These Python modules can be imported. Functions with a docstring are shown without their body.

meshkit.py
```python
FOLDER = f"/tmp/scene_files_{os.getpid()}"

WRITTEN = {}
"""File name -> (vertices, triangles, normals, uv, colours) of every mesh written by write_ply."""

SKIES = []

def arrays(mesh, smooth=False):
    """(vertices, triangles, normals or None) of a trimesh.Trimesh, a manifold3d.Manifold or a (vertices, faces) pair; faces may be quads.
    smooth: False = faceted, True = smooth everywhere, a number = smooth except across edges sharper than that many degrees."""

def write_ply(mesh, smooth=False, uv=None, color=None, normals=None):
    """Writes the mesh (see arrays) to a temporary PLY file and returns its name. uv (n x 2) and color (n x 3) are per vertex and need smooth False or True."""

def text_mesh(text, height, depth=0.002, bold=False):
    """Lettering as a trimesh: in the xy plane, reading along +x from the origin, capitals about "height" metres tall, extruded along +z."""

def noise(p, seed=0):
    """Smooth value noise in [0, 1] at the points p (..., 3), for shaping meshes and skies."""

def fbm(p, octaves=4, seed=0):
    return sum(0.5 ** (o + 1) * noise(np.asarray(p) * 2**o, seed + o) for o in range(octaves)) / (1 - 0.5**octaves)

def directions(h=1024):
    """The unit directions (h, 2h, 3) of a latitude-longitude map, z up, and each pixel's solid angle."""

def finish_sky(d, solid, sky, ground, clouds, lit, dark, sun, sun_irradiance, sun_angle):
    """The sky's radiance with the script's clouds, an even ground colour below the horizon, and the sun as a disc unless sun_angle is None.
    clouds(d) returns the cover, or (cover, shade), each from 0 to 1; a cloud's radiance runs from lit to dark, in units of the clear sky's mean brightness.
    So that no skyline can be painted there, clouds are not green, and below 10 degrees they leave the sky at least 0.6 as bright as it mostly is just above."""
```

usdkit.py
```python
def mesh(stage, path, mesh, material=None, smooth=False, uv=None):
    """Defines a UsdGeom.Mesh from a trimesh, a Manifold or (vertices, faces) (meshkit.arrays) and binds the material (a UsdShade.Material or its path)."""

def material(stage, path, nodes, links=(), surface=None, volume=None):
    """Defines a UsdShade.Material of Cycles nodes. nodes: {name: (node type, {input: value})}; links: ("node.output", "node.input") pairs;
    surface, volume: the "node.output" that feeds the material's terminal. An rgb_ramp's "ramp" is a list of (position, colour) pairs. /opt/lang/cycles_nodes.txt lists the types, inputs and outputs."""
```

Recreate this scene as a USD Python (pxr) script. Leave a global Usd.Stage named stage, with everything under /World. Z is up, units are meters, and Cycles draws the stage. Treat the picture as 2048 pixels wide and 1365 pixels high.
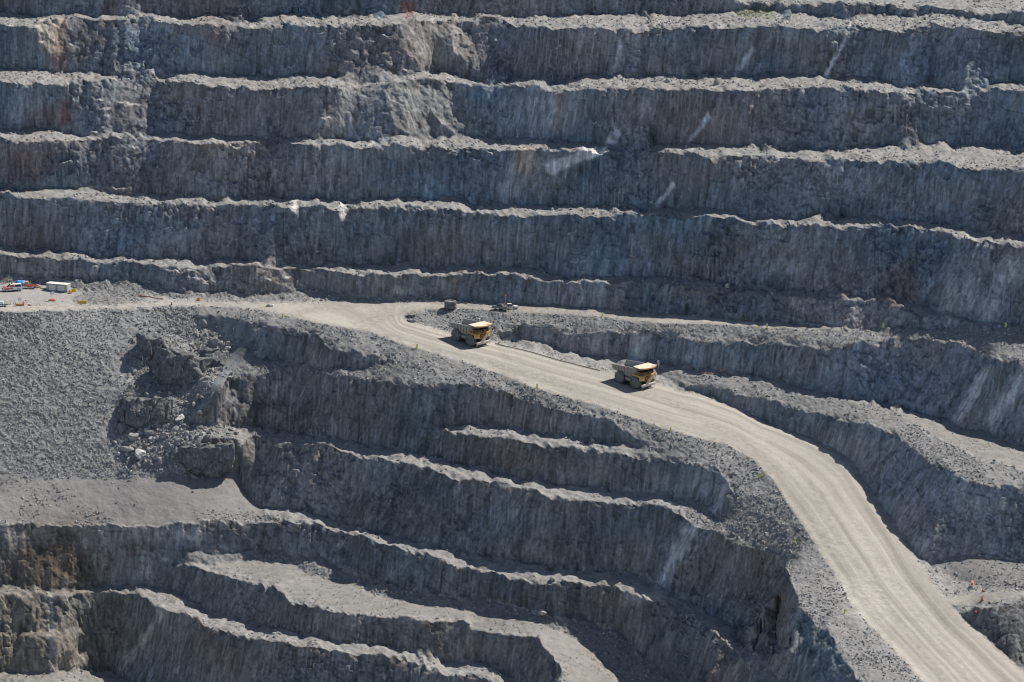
import math, random
import numpy as np
import trimesh
from PIL import Image, ImageDraw
from scipy import ndimage
from scipy.fft import dctn, idctn
from scipy.spatial import cKDTree
from pxr import Gf, Sdf, Usd, UsdGeom, UsdLux, UsdShade, Vt
import usdkit, meshkit

# ------------------------------------------------------------------ camera, sky, sun, exposure
stage = Usd.Stage.CreateInMemory()
UsdGeom.SetStageUpAxis(stage, UsdGeom.Tokens.z)
UsdGeom.SetStageMetersPerUnit(stage, 1.0)
world = UsdGeom.Xform.Define(stage, "/World")
stage.SetDefaultPrim(world.GetPrim())
UsdGeom.Scope.Define(stage, "/World/Looks")

PITCH = math.radians(13.0)          # the lens looks down into the pit by this much
FPX = 6494.0                        # focal length in picture widths / 2048
RANGE = 1000.0                      # metres from the lookout to the haul trucks
CAM_Z = 230.0
cam = UsdGeom.Camera.Define(stage, "/World/camera")
cam.CreateHorizontalApertureAttr(36.0)
cam.CreateVerticalApertureAttr(36.0 * 682 / 1024)
cam.CreateFocalLengthAttr(36.0 * FPX / 2048.0)
cam.CreateClippingRangeAttr(Gf.Vec2f(1.0, 20000.0))
cam.AddTranslateOp().Set(Gf.Vec3d(0, 0, CAM_Z))
cam.AddRotateXOp().Set(90.0 - math.degrees(PITCH))
cam.CreateExposureAttr(0.2)

SUN_EL = math.radians(48.5)
SUN_AZ = math.atan2(0.825, 0.565)     # to the right of the picture and beyond the far wall
sun_dir = np.array([math.sin(SUN_AZ) * math.cos(SUN_EL), math.cos(SUN_AZ) * math.cos(SUN_EL), math.sin(SUN_EL)])
usdkit.material(stage, "/World/Looks/sky_look",
                {"sky": ("sky_texture", {"sky_type": "single_scattering", "sun_disc": False, "sun_elevation": SUN_EL, "sun_rotation": SUN_AZ}),
                 "bg": ("background_shader", {"strength": 0.074})},
                [("sky.color", "bg.color")], surface="bg.background")
sky = UsdLux.DomeLight.Define(stage, "/World/sky")
UsdShade.MaterialBindingAPI.Apply(sky.GetPrim()).Bind(UsdShade.Material.Get(stage, "/World/Looks/sky_look"))
sky.GetPrim().SetCustomDataByKey("kind", "structure")
sun = UsdLux.DistantLight.Define(stage, "/World/sun")
sun.CreateIntensityAttr(1.25)
sun.CreateAngleAttr(0.53)
sun.CreateColorAttr(Gf.Vec3f(1.0, 0.95, 0.87))
sun.GetPrim().CreateAttribute("inputs:normalize", Sdf.ValueTypeNames.Bool).Set(True)
_m = np.eye(4)
_z = sun_dir
_x = np.cross([0, 0, 1.0], _z); _x /= np.linalg.norm(_x)
_m[0, :3], _m[1, :3], _m[2, :3] = _x, np.cross(_z, _x), _z
sun.AddTransformOp().Set(Gf.Matrix4d(*_m.ravel().tolist()))

# ------------------------------------------------------------------ helpers
used_names = {}
def numbered(parent, name):
    n = used_names.get((parent, name), 0)
    used_names[(parent, name)] = n + 1
    return f"{parent}/{name}" if n == 0 else f"{parent}/{name}_{n:03d}"

def tag(prim, label=None, category=None, group=None, kind=None):
    for k, v in (("label", label), ("category", category), ("group", group), ("kind", kind)):
        if v:
            prim.SetCustomDataByKey(k, v)
    return prim

def mat(name, nodes, links, surface="p.BSDF", volume=None):
    return usdkit.material(stage, "/World/Looks/" + name, nodes, links, surface=surface, volume=volume)

def paint(name, color, rough=0.6, metallic=0.0, vary=0.25, dirt=(0.28, 0.26, 0.23), dirt_amount=0.35, scale=1.2):
    """A painted or rubber surface with uneven wear and dust."""
    return mat(name, {"tc": ("texture_coordinate", {}),
                      "n": ("noise_texture", {"scale": scale, "detail": 5.0, "roughness": 0.65}),
                      "r": ("rgb_ramp", {"ramp": [(0.35, (0, 0, 0)), (0.75, (1, 1, 1))]}),
                      "s": ("math", {"math_type": "multiply", "value2": dirt_amount}),
                      "mx": ("mix", {"color1": color, "color2": dirt}),
                      "p": ("principled_bsdf", {"roughness": rough, "metallic": metallic})},
               [("tc.object", "n.vector"), ("n.fac", "r.fac"), ("r.alpha", "s.value1")] [:2] +
               [("r.color", "s.value1"), ("s.value", "mx.fac"), ("mx.color", "p.base_color")])

def bind(prim, m):
    UsdShade.MaterialBindingAPI.Apply(prim).Bind(m)

# ------------------------------------------------------------------ the pit: survey of edges
# Every crest and toe of the benches was measured as a bearing from the lookout; together with the slope of each piece of
# ground they give its true position and height (a slope survey integrated by least squares).
CX, CY = 1024.0, 682.5
X0, X1, Y0, Y1 = -240, 2292, -124, 1484
STEP = 2
cd, sd = math.cos(PITCH), math.sin(PITCH)
def bearing(x, y):
    xs, ys = (np.asarray(x, float) - CX) / FPX, (CY - np.asarray(y, float)) / FPX
    Y = cd + ys * sd
    return xs / Y, (sd - ys * cd) / Y          # side and drop per metre of forward distance

L = {}
def line(name, text):
    L[name] = np.array([[float(v) for v in p.split(",")] for p in text.split()])
line("cA", "-240,-70 900,-60 1350,-30 1500,10 1560,6 1700,2 1800,8 1871,14 1950,22 2048,26 2292,45")
line("tA", "-240,28 0,26 120,30 320,28 700,29 900,29 1010,30 1244,27 1350,31 1406,27 1495,19 1543,27 1669,25 1809,27 1912,29 1997,38 2048,50 2292,80")
line("cB", "-240,60 0,51 60,52 110,53 125,50 135,36 300,34 318,44 444,49 547,52 700,51 790,48 905,44 945,40 960,35 1005,35 1025,50 1141,56 1295,58 1380,55 1495,55 1570,57 1640,58 1710,46 1772,55 1861,51 1960,54 1997,62 2015,62 2048,62 2292,95")
line("tB", "-240,140 0,138 79,140 130,148 191,143 267,147 478,145 547,152 649,148 772,148 885,143 912,152 977,157 1022,148 1175,148 1380,148 1430,146 1505,150 1649,152 1734,157 1860,160 1895,166 1956,162 2048,160 2292,165")
line("cC", "-240,165 0,160 44,168 133,170 154,160 205,160 342,164 427,171 564,176 680,173 772,165 885,160 912,166 977,170 1025,170 1076,171 1158,180 1261,178 1380,174 1430,180 1512,183 1587,174 1676,178 1758,184 1895,181 1956,174 2048,180 2292,185")
line("tC", "-240,256 0,258 85,256 161,260 205,266 270,263 420,268 519,273 564,270 700,277 851,273 988,278 1056,277 1227,283 1261,289 1322,284 1380,287 1656,290 1775,294 1809,284 1895,284 2048,286 2292,292")
line("cD", "-240,272 0,272 20,278 62,284 120,280 205,275 239,275 342,279 410,288 513,284 581,288 700,290 851,294 1005,300 1158,298 1261,301 1380,306 1416,313 1430,335 1445,312 1519,312 1621,319 1690,315 1758,324 1888,325 1946,334 2048,334 2292,340")
line("tD", "-240,372 0,373 85,373 154,377 222,382 256,392 297,386 393,392 478,395 588,393 649,396 714,395 834,396 988,403 1056,407 1199,407 1244,411 1348,411 1468,423 1519,427 1656,429 1724,434 1803,440 1861,449 1980,460 2048,470 2292,500")
line("cE", "-240,385 0,386 102,396 171,396 256,404 376,409 478,408 575,413 592,430 600,412 650,412 680,425 692,440 698,412 817,416 971,425 1039,431 1107,426 1210,432 1227,428 1348,432 1468,436 1491,446 1587,449 1673,456 1768,450 1806,449 1861,464 1943,478 2048,490 2292,525")
line("tE", "-240,490 0,493 137,498 191,515 256,511 325,515 390,513 444,517 700,525 800,527 919,534 1032,532 1073,546 1193,548 1247,549 1330,553 1377,560 1437,562 1509,575 1642,582 1700,584 1780,590 1849,612 1950,640 2048,652 2292,690")
line("cF", "-240,508 0,512 85,510 137,518 191,524 225,520 256,522 273,527 342,536 478,531 581,537 680,544 885,553 1022,549 1077,561 1193,563 1261,560 1377,573 1395,584 1415,572 1437,574 1464,576 1480,590 1509,590 1642,597 1700,592 1780,600 1849,624 1950,648 2048,656 2292,694")
line("tF", "-240,545 0,545 74,552 156,556 273,562 322,579 400,588 429,586 576,588 611,583 766,589 869,595 927,602 1000,605 1113,611 1223,619 1400,630 1596,648 1710,656 2048,658 2292,700")
line("cL1a", "500,650 541,653 588,673 634,670 658,697 708,703 737,711 769,724")
line("tL1a", "500,716 576,726 693,735 737,736 769,726")
line("cL1", "440,775 454,757 513,752 554,743 600,735 647,745 737,762 870,774 912,768 983,782 1030,794 1088,813 1147,829 1209,838 1244,864 1295,880")
line("tL1", "372,848 478,852 581,868 700,885 800,897 850,910 876,914 876,858 893,850 987,852 1069,862 1166,878 1264,885 1295,882")
line("cL2a", "874,859 936,872 991,880 1049,884 1088,891 1178,899 1233,911 1284,915 1342,923 1400,934 1432,932 1462,990")
line("tL2a", "874,918 991,944 1069,960 1166,974 1264,979 1375,990 1413,1004 1424,1036 1450,1030")
line("cL2", "478,905 500,880 516,873 564,894 649,889 678,904 725,917 764,919 850,934 893,952 952,962 1010,968 1088,992 1147,1000 1225,1004 1323,1015 1349,1022 1390,1054 1440,1066 1481,1091 1564,1114 1583,1163 1602,1208 1628,1250 1666,1276 1677,1310 1707,1337 1719,1365 1760,1484")
line("tL2", "478,942 485,983 523,1015 581,1018 650,1033 717,1055 842,1088 952,1108 1069,1130 1186,1143 1284,1150 1342,1186 1394,1206 1451,1250 1489,1298 1545,1335 1560,1360 1600,1484")
line("cL3", "-240,1050 0,1049 103,1050 239,1052 403,1046 513,1046 564,1044 649,1054 737,1077 803,1099 854,1110 901,1132 983,1145 1030,1163 1088,1166 1166,1169 1225,1174 1241,1187 1330,1203 1380,1228 1440,1272 1480,1320 1520,1365 1560,1484")
line("tL3", "-240,1168 0,1172 137,1177 256,1172 330,1172 350,1130 375,1105 410,1093 472,1102 615,1110 700,1141 776,1163 873,1187 991,1202 1061,1218 1166,1241 1225,1250 1249,1276 1295,1323 1342,1358 1400,1484")
line("bM", "369,1124 434,1127 513,1121 588,1134 615,1151 700,1165 725,1163 729,1183 834,1206 930,1220 1030,1233 1088,1249 1147,1276 1205,1323 1245,1362 1300,1484")
line("cM", "345,1140 369,1124 410,1141 461,1155 513,1168 560,1182 581,1203 649,1220 698,1228 819,1238 873,1242 924,1238 945,1262 1000,1268 1077,1274 1085,1295 1104,1310 1123,1335 1105,1365 1090,1484")
line("tM", "335,1172 349,1176 393,1206 478,1238 581,1264 698,1284 795,1300 893,1316 971,1326 1030,1360 1060,1484")
line("cN", "262,1192 284,1196 328,1218 393,1233 414,1250 496,1277 581,1290 665,1300 745,1312 834,1323 893,1348 952,1351 995,1365 1040,1484")
line("tN", "212,1345 300,1370 600,1484 900,1500 1040,1500")
line("cNL", "-240,1190 0,1190 140,1186 239,1186 262,1192")
line("tNL", "-240,1350 0,1347 100,1343 164,1340 212,1345")
line("cR1", "1000,660 1029,652 1078,657 1127,669 1195,665 1267,668 1305,666 1400,686 1495,687 1640,695 1732,680 1843,674 1900,685 1957,699 2001,722 2048,724 2292,760")
line("tR1", "1000,676 1072,686 1141,703 1195,711 1318,723 1400,734 1463,738 1552,760 1653,785 1732,800 1795,815 1859,830 1922,853 2048,892 2292,980")
line("wR2", "1310,738 1400,749 1479,752 1558,774 1640,793 1748,809 1795,828 1843,856 1919,899 1964,922 2048,941 2292,1020")
line("cR2", "1362,772 1400,775 1431,780 1482,790 1558,809 1640,828 1704,844 1764,858 1795,876 1824,899 1866,925 1919,956 1979,974 2048,976 2292,1040")
line("tR2", "1365,781 1400,787 1473,814 1527,843 1577,859 1622,874 1669,899 1707,925 1726,959 1790,1050 1828,1110 1858,1128 1914,1112 2048,1126 2292,1140")
line("cRB", "1905,1225 1925,1228 1950,1215 1990,1212 2048,1198 2292,1190")
line("tRB", "1905,1228 1919,1230 1960,1263 2002,1304 2048,1345 2292,1484")
line("roadL", "-240,622 0,622 59,622 137,619 215,615 264,616 283,612 400,611 497,615 541,624 590,635 640,647 737,662 834,697 927,723 1000,747 1069,774 1205,813 1342,860 1400,876 1451,888 1504,918 1545,956 1572,1001 1613,1061 1651,1122 1681,1163 1696,1201 1753,1265 1809,1322 1847,1365 1950,1484")
line("roadR", "810,640 898,665 985,683 1048,697 1113,716 1195,738 1223,746 1310,765 1360,779 1400,787 1473,815 1527,844 1577,860 1622,875 1669,899 1707,925 1726,959 1790,1050 1828,1110 1858,1152 1877,1178 1896,1201 1919,1229 1960,1263 2002,1304 2048,1345 2200,1484")
line("upT", "-240,606 0,607 40,610 140,612 200,612 280,604 400,603 590,605 664,601 781,605 869,604 927,605 1000,608 1113,614 1223,622 1400,633 1596,650 1710,657")
line("upB", "807,632 816,624 883,617 913,613 985,620 1031,622 1195,632 1321,646 1400,646 1527,654 1710,658 1800,655 2048,653 2292,690")

line("tL1d", "372,848 478,852 581,868 700,885 800,897 850,910")
line("tL1e", "893,850 987,854 1069,866 1166,882 1264,889 1295,884")
line("tL3d", "-240,1168 0,1172 137,1177 256,1172 330,1172")
line("tL3e", "410,1093 472,1102 615,1110 700,1141 776,1163 873,1187 991,1202 1061,1218 1166,1241 1225,1250 1249,1276 1295,1323 1342,1358 1400,1484")
def rev(n): return L[n][::-1]
def between(top, bottom): return np.vstack([L[top], rev(bottom)])
def poly(text): return np.array([[float(v) for v in p.split(",")] for p in text.split()])

FACE, FLAT, RUBBLE, SCREE, GRAVEL, ROAD, PAD, SAND, SLIP = range(1, 10)
R = []      # regions in the order they are laid over each other
def region(name, cls, outline, slope=0.0, lines=(), uphill=None, grade=0.0, ramp=False, man_made=False, rib=1.0, label=None, category=None):
    R.append(dict(name=name, cls=cls, outline=outline, slope=slope, lines=lines, uphill=uphill, grade=grade, ramp=ramp, man=man_made, rib=rib, label=label, category=category))

# rubble and loose ground first
region("rubble_slope", RUBBLE, np.vstack([L["roadL"][6:], poly("1640,1484 1580,1365 1500,1276 1430,1180 1390,1110 1373,1026 1375,995 1264,985 1264,890 1147,829 1030,794 912,768 870,774 737,762 647,745 600,735 554,743 513,752 454,757 440,700 410,650 390,625")]), 0.30, ("roadL",), grade=0.06, label="grey rubble berm sloping down from the lower edge of the haul road", category="rubble berm")
region("rubble_slope", RUBBLE, np.vstack([L["upB"], L["cR1"][::-1], poly("1000,690 985,683 898,665 810,640")]), 0.38, ("upB", "cR1"), grade=-0.05, label="rubble island between the upper road and the ramp behind the two haul trucks", category="rubble berm")
region("rubble_slope", RUBBLE, np.vstack([L["wR2"], L["cR2"][::-1], poly("1330,755")]), 0.22, ("wR2", "cR2"), grade=0.09, label="rocky windrow along the outer edge of the bench right of the ramp", category="rubble berm")
region("rubble_slope", RUBBLE, np.vstack([L["tL3"][6:], L["bM"][::-1]]), 0.62, ("tL3", "bM"), label="broken rock windrow along the back of the dusty bench at the bottom", category="rubble berm")
region("rubble_slope", RUBBLE, poly("-240,545 0,546 74,553 156,557 273,563 322,580 400,589 440,590 440,599 400,598 340,597 290,592 180,580 148,576 92,571 0,565 -240,560"), 0.55, ("tF",), label="bank of blasted rock behind the white container and parked car", category="rubble berm")
region("rubble_slope", RUBBLE, poly("425,588 576,588 611,582 766,588 869,595 930,603 869,602 781,604 664,600 590,603 440,601"), 0.42, ("tF",), label="low bank of pale rock along the far edge of the hairpin bend", category="rubble berm")
region("rubble_slope", RUBBLE, poly("140,601 150,592 165,585 200,582 250,583 276,592 284,602 230,608 165,609"), 0.30, uphill=(0.2, 0.97), label="flat heap of loose grey rock on the pad beside the road", category="rock heap")
region("mound", GRAVEL, poly("1868,1122 1914,1112 1960,1115 2048,1127 2292,1150 2292,1180 2048,1180 1990,1180 1930,1165 1885,1146"), 0.95, uphill=(0.0, 1.0), label="smooth grey earth mound beside the side road at the lower right", category="mound")
region("scree_slope", SCREE, poly("-240,622 0,622 137,619 215,615 264,616 330,613 392,613 405,640 410,660 470,640 500,700 440,770 376,860 478,880 500,940 478,945 350,950 225,954 0,955 -240,955"), 0.70, uphill=(0.0, 1.0), label="wide scree slope of loose grey rock below the parked vehicles", category="scree slope")
region("gravel_slope", GRAVEL, poly("-240,955 0,955 225,954 350,950 478,944 485,983 523,1017 560,1040 403,1044 239,1050 0,1046 -240,1046"), 0.33, uphill=(0.0, 1.0), label="smooth gravel apron at the foot of the scree slope", category="gravel slope")
region("bench", FLAT, np.vstack([L["tR1"], L["wR2"][::-1], poly("1240,748 1113,716 1048,697 1000,684")]), -0.09, ("tR1", "wR2"), grade=0.09, ramp=True, label="shaded bench at the foot of the rock face right of the ramp", category="bench")
# rock faces
F = [("cA", "tA", 2.7, "topmost rock face cut off by the upper edge of the view"),
     ("cB", "tB", 2.6, "second rock face from the top with a broad sunlit buttress left of centre"),
     ("cC", "tC", 2.6, "third rock face from the top with a pale crumbling buttress left of centre"),
     ("cD", "tD", 2.6, "fourth rock face from the top with a white dust patch below its rim"),
     ("cE", "tE", 2.6, "fifth rock face from the top with one long pale ledge at the left"),
     ("cF", "tF", 2.5, "lowest rock face of the far wall standing on the upper road"),
     ("cL1a", "tL1a", 2.2, "short dark rock face under the hairpin beside the rockfall"),
     ("cL1", "tL1", 2.1, "striped rock face below the rubble berm of the ramp"),
     ("cL2a", "tL2a", 2.0, "wedge shaped rock face under the bench that pinches out halfway down the ramp"),
     ("cL2", "tL2", 1.65, "large dark striped rock face that curves round under the ramp to the lower right"),
     ("cL3", "tL3", 2.2, "rock face behind the dusty bench, rust stained at the left"),
     ("cM", "tM", 2.1, "dark rock face below the dusty bench"),
     ("cN", "tN", 2.3, "lowest dark striped rock face at the bottom left"),
     ("cR1", "tR1", 2.3, "rock face between the upper road and the bench right of the ramp"),
     ("cR2", "tR2", 2.4, "rock face along the right side of the ramp that shades the road"),
     ("cRB", "tRB", 2.4, "small rock face at the lower right below the side road")]
for c, t, m, lab in F:
    region("rock_face", FACE, between(c, t), m, {"cL1": ("cL1", "tL1d", "tL1e"), "cL3": ("cL3", "tL3d", "tL3e")}.get(c, (c, t)), grade=0.09 if t in ("tR1", "tR2", "tRB") else 0.0, rib={"cL3": 1.1, "cN": .8}.get(c, 1.1 if c in ("cA", "cB", "cC", "cD", "cE", "cF") else 0.75), label=lab, category="rock face")
region("rock_face", FACE, between("cNL", "tNL"), 2.1, uphill=(-0.30, 0.95), rib=1.5, label="yellow brown rock face in the bottom left corner", category="rock face")
region("rock_face", FACE, poly("-240,1258 0,1255 60,1263 130,1258 236,1256 232,1264 130,1270 50,1275 0,1266 -240,1268"), 0.5, uphill=(-0.3, 0.95), label="sunlit ledge across the yellow brown rock face", category="rock ledge")
# faces turned towards the sun
region("rock_face", FACE, poly("800,48 830,44 905,43 940,60 955,98 955,115 938,120 910,112 905,60 880,90 872,130 850,146 825,120 800,95"), 1.6, uphill=(-0.72, 0.70), rib=1.3, label="sunlit buttress on the second rock face from the top", category="rock face")
region("rock_face", FACE, poly("772,166 885,160 905,172 930,205 935,230 905,255 885,245 860,225 868,278 820,276 785,255 775,215"), 1.6, uphill=(-0.72, 0.70), rib=1.4, label="crumbling sunlit buttress on the third rock face from the top", category="rock face")
region("rock_face", FACE, poly("72,40 118,40 122,80 112,90 118,104 88,104 78,80"), 1.7, uphill=(-0.72, 0.70), rib=1.4, label="sunlit corner of the second rock face from the top at the far left", category="rock face")
region("rock_face", FACE, poly("580,402 596,399 598,414 590,431 583,420"), 1.7, uphill=(-0.75, 0.66), rib=.4, label="pale upright slab lit by the sun on the rim of the fifth rock face", category="rock face")
region("rock_face", FACE, poly("676,405 694,403 692,440 686,452 678,430"), 1.7, uphill=(-0.75, 0.66), rib=.4, label="pale pointed slab right of the upright slab on the fifth rock face", category="rock face")
region("rock_face", FACE, poly("1390,1060 1372,1090 1350,1130 1335,1165 1318,1172 1340,1120 1360,1075 1375,1052"), 1.7, uphill=(0.92, 0.38), rib=.4, label="pale washed gully where the large lower rock face turns the corner", category="rock face")
# the rockfall at the right of the scree
region("slip_face", SLIP, poly("390,630 430,634 500,641 503,716 470,736 440,772 376,850 379,820 407,782 444,730 464,690 440,668 419,662"), 1.9, uphill=(0.70, 0.71), rib=.3, label="smooth blue grey slip plane above the rockfall", category="slip face")
region("rock_face", FACE, poly("345,898 352,888 375,884 392,892 399,879 430,876 469,878 474,900 470,942 440,944 414,945 376,950 360,925"), 2.2, uphill=(-0.15, 0.98), rib=.8, label="broken buttress at the foot of the rockfall", category="rock face")
region("rock_face", FACE, poly("297,678 303,673 316,688 345,702 372,716 388,735 392,762 378,782 350,777 325,764 300,747 296,715"), 2.3, uphill=(0.25, 0.97), rib=.8, label="upper tilted slab of wall slumped in the rockfall", category="rock face")
region("rock_face", FACE, poly("237,802 250,783 262,776 290,788 320,798 344,798 344,830 325,845 300,856 275,851 248,832 236,817"), 2.0, uphill=(0.15, 0.98), rib=.8, label="lower rounded slab of wall slumped in the rockfall", category="rock face")
region("slab_top", RUBBLE, poly("303,673 330,664 380,688 440,705 446,728 420,752 392,762 388,735 372,716 345,702 316,688"), 0.12, uphill=(0.3, .95), label="rubbly top of the upper slumped slab in the rockfall", category="rock ledge")
region("slab_top", RUBBLE, poly("250,783 256,766 290,768 345,784 345,798 320,798 290,788 262,776"), 0.12, uphill=(0.3, .95), label="smooth top of the lower slumped slab in the rockfall", category="rock ledge")
region("slab_top", RUBBLE, poly("345,898 350,868 372,852 440,850 474,862 469,878 430,876 399,879 392,892 375,884 352,888"), 0.25, uphill=(0.3, .95), label="rubbly top of the broken buttress at the foot of the rockfall", category="rock ledge")
# narrow ledges that catch the sun on the far wall
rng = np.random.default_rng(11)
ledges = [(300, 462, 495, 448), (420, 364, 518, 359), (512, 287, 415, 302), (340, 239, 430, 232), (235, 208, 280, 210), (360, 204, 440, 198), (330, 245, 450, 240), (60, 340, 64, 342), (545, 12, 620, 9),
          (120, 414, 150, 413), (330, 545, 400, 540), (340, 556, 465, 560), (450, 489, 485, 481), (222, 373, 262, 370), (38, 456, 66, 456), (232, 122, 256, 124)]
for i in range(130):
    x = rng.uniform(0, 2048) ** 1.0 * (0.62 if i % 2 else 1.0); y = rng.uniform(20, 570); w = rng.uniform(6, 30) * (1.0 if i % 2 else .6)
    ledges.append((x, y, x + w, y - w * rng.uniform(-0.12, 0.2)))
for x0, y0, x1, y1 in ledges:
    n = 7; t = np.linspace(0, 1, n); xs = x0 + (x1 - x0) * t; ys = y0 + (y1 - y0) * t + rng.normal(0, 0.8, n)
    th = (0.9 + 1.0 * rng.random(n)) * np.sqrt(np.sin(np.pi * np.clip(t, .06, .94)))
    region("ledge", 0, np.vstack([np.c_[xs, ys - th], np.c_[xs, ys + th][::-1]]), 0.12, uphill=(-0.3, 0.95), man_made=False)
# made ground
region("pad", PAD, poly("-240,565 0,566 92,571 148,577 165,585 146,594 142,603 165,609 230,608 284,602 290,592 400,598 400,604 280,605 200,612 -240,607"), 0.0, man_made=True, label="levelled parking pad of grey dust at the far left", category="parking pad")
region("haul_road", ROAD, np.vstack([L["upT"], poly("1800,655 1710,658 1527,654 1400,646 1321,646 1195,632 1031,622 985,620 913,613 883,617 816,624 807,632"), L["roadR"], L["roadL"][::-1]]), -0.10, ("roadL", "roadR"), grade=0.10, ramp=True, man_made=True, label="pale dusty haul road curving from the hairpin down to the lower right", category="haul road")
region("side_road", ROAD, poly("1893,1197 1920,1187 1985,1184 2292,1180 2292,1197 2048,1193 1985,1199 1930,1207 1908,1213"), 0.0, man_made=True, label="narrow dusty side road joining the ramp at the lower right", category="side road")
region("dusty_bench", SAND, poly("430,1125 513,1121 588,1134 615,1151 700,1165 725,1163 729,1183 834,1206 930,1220 1030,1233 1088,1249 1147,1276 1205,1323 1245,1362 1300,1484 1120,1484 1130,1360 1130,1335 1110,1308 1090,1290 1080,1270 1000,1262 950,1256 924,1234 873,1236 819,1232 700,1222 650,1214 585,1196 560,1172 500,1150 440,1140"), 0.0, man_made=True, label="flat dusty bench at the bottom behind the dark lower faces", category="bench")
region("dusty_bench", SAND, poly("1600,785 1690,802 1795,826 1859,839 1922,861 2048,899 2292,985 2292,1010 2048,937 1964,917 1919,894 1843,851 1795,825 1700,803"), -0.09, ("tR1", "wR2"), grade=0.09, ramp=True, man_made=True, label="dusty bench between the windrow and the rock face right of the ramp", category="bench")

FAR = [i + 1 for i, r in enumerate(R) if r["lines"] and r["lines"][0] in ("cA", "cB", "cC", "cD", "cE", "cF")]
def raster(which):
    W, H = X1 - X0 + 1, Y1 - Y0 + 1
    im = Image.new("I", (W, H), 0)
    dr = ImageDraw.Draw(im)
    for i, r in enumerate(R):
        if r["man"] == which:
            dr.polygon([(float(x - X0), float(y - Y0)) for x, y in r["outline"]], fill=i + 1)
    return np.array(im, np.int32)
nat, man = raster(False), raster(True)

gx = np.arange(X0, X1 + 1, STEP, dtype=float); gy = np.arange(Y0, Y1 + 1, STEP, dtype=float)
NX, NY = len(gx), len(gy)

LATTICE = np.random.default_rng(5).random((48, 48, 48)).astype(np.float32)
def lattice(q, seed):
    """Value noise in [-0.5, 0.5] from a random lattice."""
    o = np.random.default_rng(seed).random(3) * 48
    c = [np.mod(np.asarray(q[..., k], np.float32) + np.float32(o[k]), 48) for k in range(3)]
    return ndimage.map_coordinates(LATTICE, c, order=1, mode="grid-wrap", prefilter=False) - 0.5
def noise2(x, y, s, seed):
    return lattice(np.stack([np.asarray(x) / s, np.asarray(y) / s, np.full(np.shape(x), seed * .731)], -1), seed)

def sample(x, y):
    """Which piece of ground lies at each bearing; natural edges are ragged, made edges nearly clean."""
    rx = noise2(x, y, 34, 1) * 16 + noise2(x, y * .6, 12, 2) * 8
    ry = noise2(x, y * .3, 95, 8) * 8 + noise2(x, y * .5, 40, 3) * 11 + noise2(x, y * .5, 13, 4) * 11 + (noise2(x, y * .18, 5, 5) * 11 + noise2(x, y * .12, 9, 12) * 9) * np.clip(1.1 + 4.5 * noise2(x, y, 60, 13), .25, 2.6)
    sx, sy = np.clip(x + rx * .7 - X0, 0, X1 - X0).astype(int), np.clip(y + ry * .85 - Y0, 0, Y1 - Y0).astype(int)
    out = nat[sy, sx]
    # in places debris from the face above buries most of the bench
    k = 17 * np.clip(noise2(x, y * 1.3, 58, 14) * 3.2 + noise2(x, y * .4, 17, 15) * 1.5 - .38, 0, 1)
    up = nat[np.clip(y + ry * .85 - k - Y0, 0, Y1 - Y0).astype(int), sx]
    out = np.where((out == 0) & np.isin(up, FAR) & (y < 640), up, out)
    q = noise2(x, y, 22, 6) * 4 + noise2(x, y, 7, 7) * 4
    mm = man[np.clip(y + q - Y0, 0, Y1 - Y0).astype(int), np.clip(x + q * .5 - X0, 0, X1 - X0).astype(int)]
    return np.where(mm > 0, mm, out)

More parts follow.
